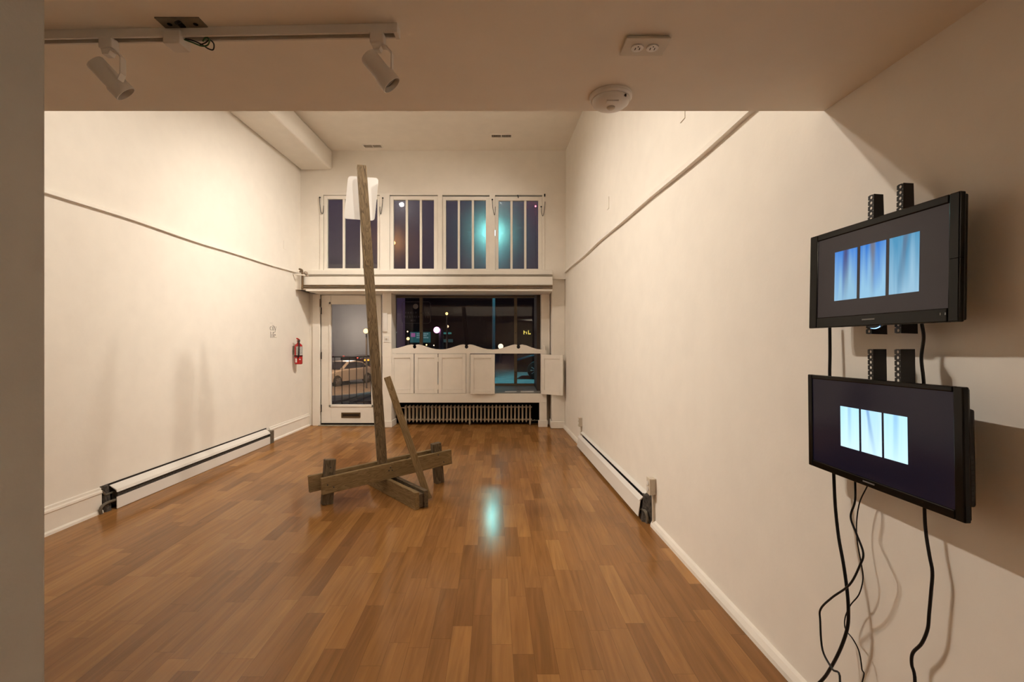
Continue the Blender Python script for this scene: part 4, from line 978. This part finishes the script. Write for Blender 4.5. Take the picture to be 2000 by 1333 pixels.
# railing outside the door
t = thing('railing', 'dark metal railing of thin upright bars outside the door', 'railing', (X_(690, 8.9), 8.9, 0))
Yq = 8.9; w = MB()
for k in range(-4, 9):
    px = 653.8+k*14.17; tubebar('baluster', [(X_(px, Yq), Yq, -.06), (X_(px, Yq), Yq, 1.05)], .008, M_steel, t)
tubebar('rail', [(X_(653.8-4*14.17, Yq), Yq, 1.05), (X_(653.8+8*14.17, Yq), Yq, 1.05)], .012, M_steel, t)
tubebar('rail', [(X_(653.8-4*14.17, Yq), Yq, .20), (X_(653.8+8*14.17, Yq), Yq, .20)], .010, M_steel, t)
tag(MB().hexa([P(648, 790, 10.5), P(725, 770, 12.5), P(728, 772, 12.5), P(650, 795, 10.5), P(648, 786, 10.5), P(725, 767, 12.5), P(728, 769, 12.5), P(650, 791, 10.5)]).build('kerb_stone', mat('dark_kerb', (.03, .026, .024), .7)), 'dark slanting kerb on the pavement outside the door', 'kerb')
# pale building seen through the door
bw = thing('building', 'pale grey building wall across the street seen through the door', 'building', (-15, 42, -1.3))
I = inv(bw)
xf(MB().box(-22, -11.25, 42, 46, -1.4, 8.2), I).build('wall', mat('pale_render', (.42, .39, .36), .8, var=.06, vscale=.6), bw)
for k in range(2): xf(MB().box(-21.6+k*1.6, -20.6+k*1.6, 41.94, 42, 3.4, 5.2), I).build('window', M_dark, bw)
ld = bpy.data.lights.new('facade_fill_light', 'POINT'); ld.energy = 300; ld.color = (1, .88, .75); ld.shadow_soft_size = .3  # added light without a fixture, brightens the pale wall
lo_ = bpy.data.objects.new('facade_fill_light', ld); COL.objects.link(lo_); lo_.location = (-13.5, 39, 2.4)
db = thing('building', 'dark low building behind the shop window', 'building', (4, 48, -.1)); I = inv(db)
xf(MB().box(-10.9, 22, 48, 54, -1.3, 6.8), I).build('wall', mat('dark_brick', (.035, .025, .024), .8, var=.2), db)
xf(MB().box(-11.2, 22.3, 47.8, 54, 6.8, 7.2), I).build('parapet', mat('dark_coping', (.03, .025, .03), .8), db)
def board_sign(px0, px1, py0, py1, Y, col, st, label):
    a, b = P(px0, py1, Y), P(px1, py0, Y)
    t = thing('shop_sign', label, 'sign', (a+b)/2, 'teal signs across the street'); I = inv(t)
    xf(MB().box(a.x, b.x, Y, 47.99, a.z, b.z), I).build('board', emis('sign_glow', col, st*.55), t)
    return t, I
t, I = board_sign(801, 840, 649, 669.5, 47.7, (.045, .17, .18), .8, 'wide teal shop sign across the street left of the pink lamp')
xf(MB().box(*(P(803, 659, 47.7).x, P(811, 659, 47.7).x, 47.62, 47.7), P(0, 658.5, 47.7).z, P(0, 651, 47.7).z), I).build('emblem', emis('emblem_glow', (.25, .08, .20), 1), t)
w = MB()
for r_, y_ in enumerate((652.5, 656, 660)):
    for k in range(7 if r_ != 1 else 6): w.box(P(814+k*3.4, 0, 47.7).x, P(816+k*3.4, 0, 47.7).x, 47.62, 47.69, P(0, y_+1, 47.7).z, P(0, y_-1, 47.7).z)
xf(w, I).build('sign_text', emis('sign_text_glow', (.2, .28, .30), 1), t)
t, I = board_sign(866, 881, 649.5, 653, 47.7, (.06, .26, .24), .9, 'narrow teal strip sign right of the pink lamp')
t, I = board_sign(866, 884, 663, 669, 47.7, (.05, .09, .09), .9, 'dim grey-green sign right of the pink lamp')
def street_light(px, py, Y, r, col, st, label, pole=True, poff=0, pr=.05, cat='street lamp', group='street lights outside'):
    c_ = P(px, py, Y); t = thing('street_lamp', label, cat, (c_.x, c_.y, gz(c_.x, c_.y)), group); I = inv(t)
    xf(MB().ball(c_, r, 14), I).build('lamp_globe', emis('street_glow', col, st), t, smooth=True)
    if pole:
        xx = c_.x+poff
        xf(MB().tube([(xx, Y+r*.9, gz(c_.x, c_.y)), (xx, Y+r*.9, c_.z+r*.5)], pr, 8), I).build('pole', mat('lamp_pole_paint', (.09, .09, .10), .5), t, smooth=True)
    return t
street_light(961, 455, 18, .16, (.28, .95, .88), 85, 'teal street lamp on a tall pole outside right of centre', pr=.06, poff=.06)
street_light(853, 645, 14, .095, (1.0, .42, .82), 3.2, 'bright pink lamp on a short post outside the shop window', pr=.07, poff=.12)
street_light(714.5, 647, 26, .13, (1.0, .60, .24), 3.5, 'bright orange street lamp seen through the door', pr=.05)
street_light(872.5, 613, 30, .085, (1.0, .62, .18), 3, 'yellow street light above the pink lamp', pr=.04)
street_light(874, 638, 33, .085, (1.0, .52, .28), 3, 'small orange light just right of the pink lamp', pr=.03)
street_light(797, 662, 34, .11, (1.0, .60, .22), 3, 'orange street light low left in the shop window', pr=.04)
street_light(796, 648, 45, .055, (1.0, .7, .35), 8, 'tiny orange light above the low left street light', pr=.03)
street_light(773.7, 649.5, 41, .055, (.75, 1.0, .85), 8, 'tiny greenish light at the left edge of the shop window', pr=.03)
street_light(769.3, 658.5, 41.2, .06, (1.0, .62, .2), 10, 'tiny amber light at the left edge of the shop window', pr=.03)
street_light(833, 674, 45, .055, (1.0, .75, .2), 9, 'tiny yellow light just above the shutters', pr=.03)
street_light(847.3, 675, 45, .045, (1.0, .7, .4), 7, 'tiny white-orange light just above the shutters', pr=.03)
street_light(978, 677, 30, .17, (1.0, .85, .6), 1.6, 'dim cream lamp low in the shop window', pr=.03)
street_light(768.5, 474.5, 26, .10, (1.0, .45, .12), 60, 'orange street lamp seen high through the second transom window', pr=.04)
street_light(1046, 403, 30, .05, (1.0, .1, .15), 30, 'tiny red light in the rightmost transom window', pr=.03)
t, I = board_sign(1022, 1037, 646, 654, 47.7, (.002, .002, .002), 1, 'small dark shop sign with yellow lit letters'); t['group'] = 'lit signs across the street'
w = MB()
for (a, b, c_, d_) in ((1022.5, 1024, 646, 653.5), (1024, 1026, 648, 650), (1027.5, 1029, 648.5, 653), (1031.5, 1032.8, 645.5, 653.5), (1033, 1036.5, 651.5, 653.5)):
    w.box(P(a, 0, 47.7).x, P(b, 0, 47.7).x, 47.6, 47.69, P(0, d_, 47.7).z, P(0, c_, 47.7).z)
xf(w, I).build('lit_letters', emis('yellow_sign_letters', (.75, .6, .12), 1.2), t)

# cars
M_tyre = mat('tyre_rubber', (.02, .02, .02), .7); M_rim = mat('alloy_rim', (.5, .48, .45), .25, metal=.8); M_cglass = mat('car_glass', (.02, .02, .022), .05, spec=.8)
def car(M, paint, label, lights=()):
    t = thing('car', label, 'car', M=M, group='cars outside')
    body = [(-2.15, .28), (-2.2, .55), (-2.12, .86), (-1.70, .98), (-1.05, 1.02), (.75, .98), (1.55, .90), (2.08, .74), (2.2, .50), (2.12, .26)]
    w = MB(); secs = []
    for y, k in ((-.86, .93), (-.80, 1.0), (.80, 1.0), (.86, .93)):
        secs.append([w.bm.verts.new((x*(.985 if abs(y) > .83 else 1), y, .28+(z-.28)*k)) for x, z in body])
    n = len(body)
    for a, b in zip(secs, secs[1:]):
        for i in range(n): w.bm.faces.new([a[i], a[(i+1)%n], b[(i+1)%n], b[i]])
    w.bm.faces.new(secs[0]); w.bm.faces.new(secs[-1][::-1])
    w.build('body', paint, t, bevel=.05, seg=3)
    cab = [(-1.75, .97), (-1.20, 1.36), (-.55, 1.45), (.15, 1.42), (.95, .97)]
    def cabin(cab, y0, y1, s): 
        w = MB(); A = [w.bm.verts.new((x, -(y0 if z < 1.1 else y1), z)) for x, z in cab]; B = [w.bm.verts.new((x, (y0 if z < 1.1 else y1), z)) for x, z in cab]
        m_ = len(cab); w.bm.faces.new(A); w.bm.faces.new(B[::-1])
        for i in range(m_): w.bm.faces.new([A[i], A[(i+1)%m_], B[(i+1)%m_], B[i]])
        return w
    cabin(cab, .78, .60, 1).build('roof', paint, t, bevel=.05, seg=3)
    for sg in (-1, 1):
        w = MB(); w.bm.faces.new([w.bm.verts.new((x, sg*y, z)) for x, y, z in ((-1.45, .793, 1.02), (-1.08, .655, 1.30), (-.50, .632, 1.385), (.08, .638, 1.36), (.70, .785, 1.02))])
        w.build('side_window', M_cglass, t)
    w = MB().quad((.99, -.70, .99), (.99, .70, .99), (.24, .56, 1.40), (.24, -.56, 1.40)); w.build('windscreen', M_cglass, t)
    w = MB().quad((-1.79, -.70, 1.0), (-1.79, .70, 1.0), (-1.25, .56, 1.36), (-1.25, -.56, 1.36)); w.build('rear_window', M_cglass, t)
    for x in (-1.33, 1.35):
        for y in (-.80, .80):
            Mw = Matrix.Translation((x, y, .33)) @ Matrix.Rotation(PI/2, 4, 'X')
            wh = MB().lathe([(.20, -.10), (.32, -.10), (.335, -.07), (.335, .07), (.32, .10), (.20, .10)], 28, Mw).build('wheel', M_tyre, t, smooth=True)
            w = MB()
            for k in range(10): 
                a = 2*PI*k/10; w.tube([Mw @ Vector((.04*math.cos(a), .04*math.sin(a), (.105 if y < 0 else -.105))), Mw @ Vector((.21*math.cos(a), .21*math.sin(a), (.105 if y < 0 else -.105)))], .018, 6)
            w.build('rim', M_rim, wh)
    for (nm, x, y, z, r, col, st) in lights:
        MB().ball((x, y, z), r, 12).build(nm, emis('vehicle_lamp_glow', col, st), t, smooth=True)
    return t
w1, w2 = Vector((-10.24, 27.5, -1.30)), Vector((-9.25, 30.0, -1.30))
hd = math.atan2(w1.y-w2.y, w1.x-w2.x)    # front (+x local) at left
cc = (w1+w2)/2; cc.z = -1.30
off_ = Matrix.Rotation(hd, 3, 'Z') @ Vector((0, -.8, 0))
car(Matrix.Translation((cc.x+off_.x, cc.y+off_.y, -1.32)) @ Matrix.Rotation(hd, 4, 'Z'), mat('silver_car_paint', (.45, .41, .37), .3, metal=.3), 'silver car parked outside, seen through the door glass',
    (('marker_lamp', 1.55, .84, .78, .035, (1, .6, .2), 8),))
car(Matrix.Translation((2.35, 18.0, -.06)) @ Matrix.Rotation(math.radians(172), 4, 'Z'), mat('black_car_paint', (.012, .014, .018), .12, coat=.8), 'dark car lit teal by the street lamp, seen through the open shutter',
    ())
# van and truck in the street beyond, with their lamps
def bigvehicle(name, px0, px1, pyt, Y0, Y1, paint, label, lamps, cat):
    t = thing(name, label, cat, P((px0+px1)/2, 745, Y0)); t.location.z = -1.3; I = inv(t)
    xa, xb, zt2 = P(px0, 0, Y0).x, P(px1, 0, Y0).x, P(0, pyt, Y0).z
    xf(MB().box(xa, xb, Y0, Y1, -1.0, zt2), I).build('body', paint, t, bevel=.12)
    xf(MB().box(xa+.15, xb-.15, Y0-.02, Y0, zt2-.55, zt2-.15), I).build('rear_window', M_cglass, t)
    for x in (xa+.12, xb-.12):
        for y in (Y0+.6, Y1-.6):
            xf(MB().lathe([(.2, -.1), (.34, -.1), (.35, 0), (.34, .1), (.2, .1)], 20, Matrix.Translation((x, y, -.95)) @ Matrix.Rotation(PI/2, 4, 'Y')), I).build('wheel', M_tyre, t, smooth=True)
    for (nm, px, py, sx2, sz2, col, st) in lamps:
        c_ = P(px, py, Y0-.04)
        xf(MB().box(c_.x-sx2, c_.x+sx2, Y0-.08, Y0+.03, c_.z-sz2, c_.z+sz2), I).build(nm, emis('vehicle_lamp_glow', col, st), t, bevel=.02)
bigvehicle('truck', 664, 700.5, 696, 38, 42-.3, mat('dark_truck_paint', (.05, .03, .03), .4), 'dark truck with two red lamps above the silver car roof', (
    ('tail_lamp', 671, 697, .07, .05, (1, .10, .05), 4), ('tail_lamp', 697.8, 699, .06, .05, (1, .10, .06), 4)), 'truck')
bigvehicle('van', 701.5, 731, 700, 33.6, 37.5, mat('dark_van_paint', (.12, .02, .02), .4), 'dark red van with amber roof bar right of the silver car', (
    ('light_bar', 715.5, 703.8, .19, .05, (1, .33, .02), 3), ('brake_lamp', 703.5, 715, .08, .08, (1, .25, .18), 5),
    ('reversing_lamp', 717.3, 719, .12, .08, (1, .85, .85), 9), ('fog_lamp', 722, 728, .06, .10, (.85, .9, 1), 9)), 'van')
# orange wash added to brighten the silver car; teal wash of the tall street lamp
for (loc_, e_, col_) in (((-8.6, 24.5, 4.6), 3200, (1, .60, .30)), ((-.66, 17.75, 5.3), 2200, (.20, .85, 1.0))):
    ld = bpy.data.lights.new('street_wash', 'SPOT'); ld.energy = e_; ld.color = col_; ld.shadow_soft_size = .15; ld.spot_size = math.radians(138 if e_ > 3000 else 104); ld.spot_blend = .4
    o = bpy.data.objects.new('street_wash', ld); COL.objects.link(o); o.location = loc_
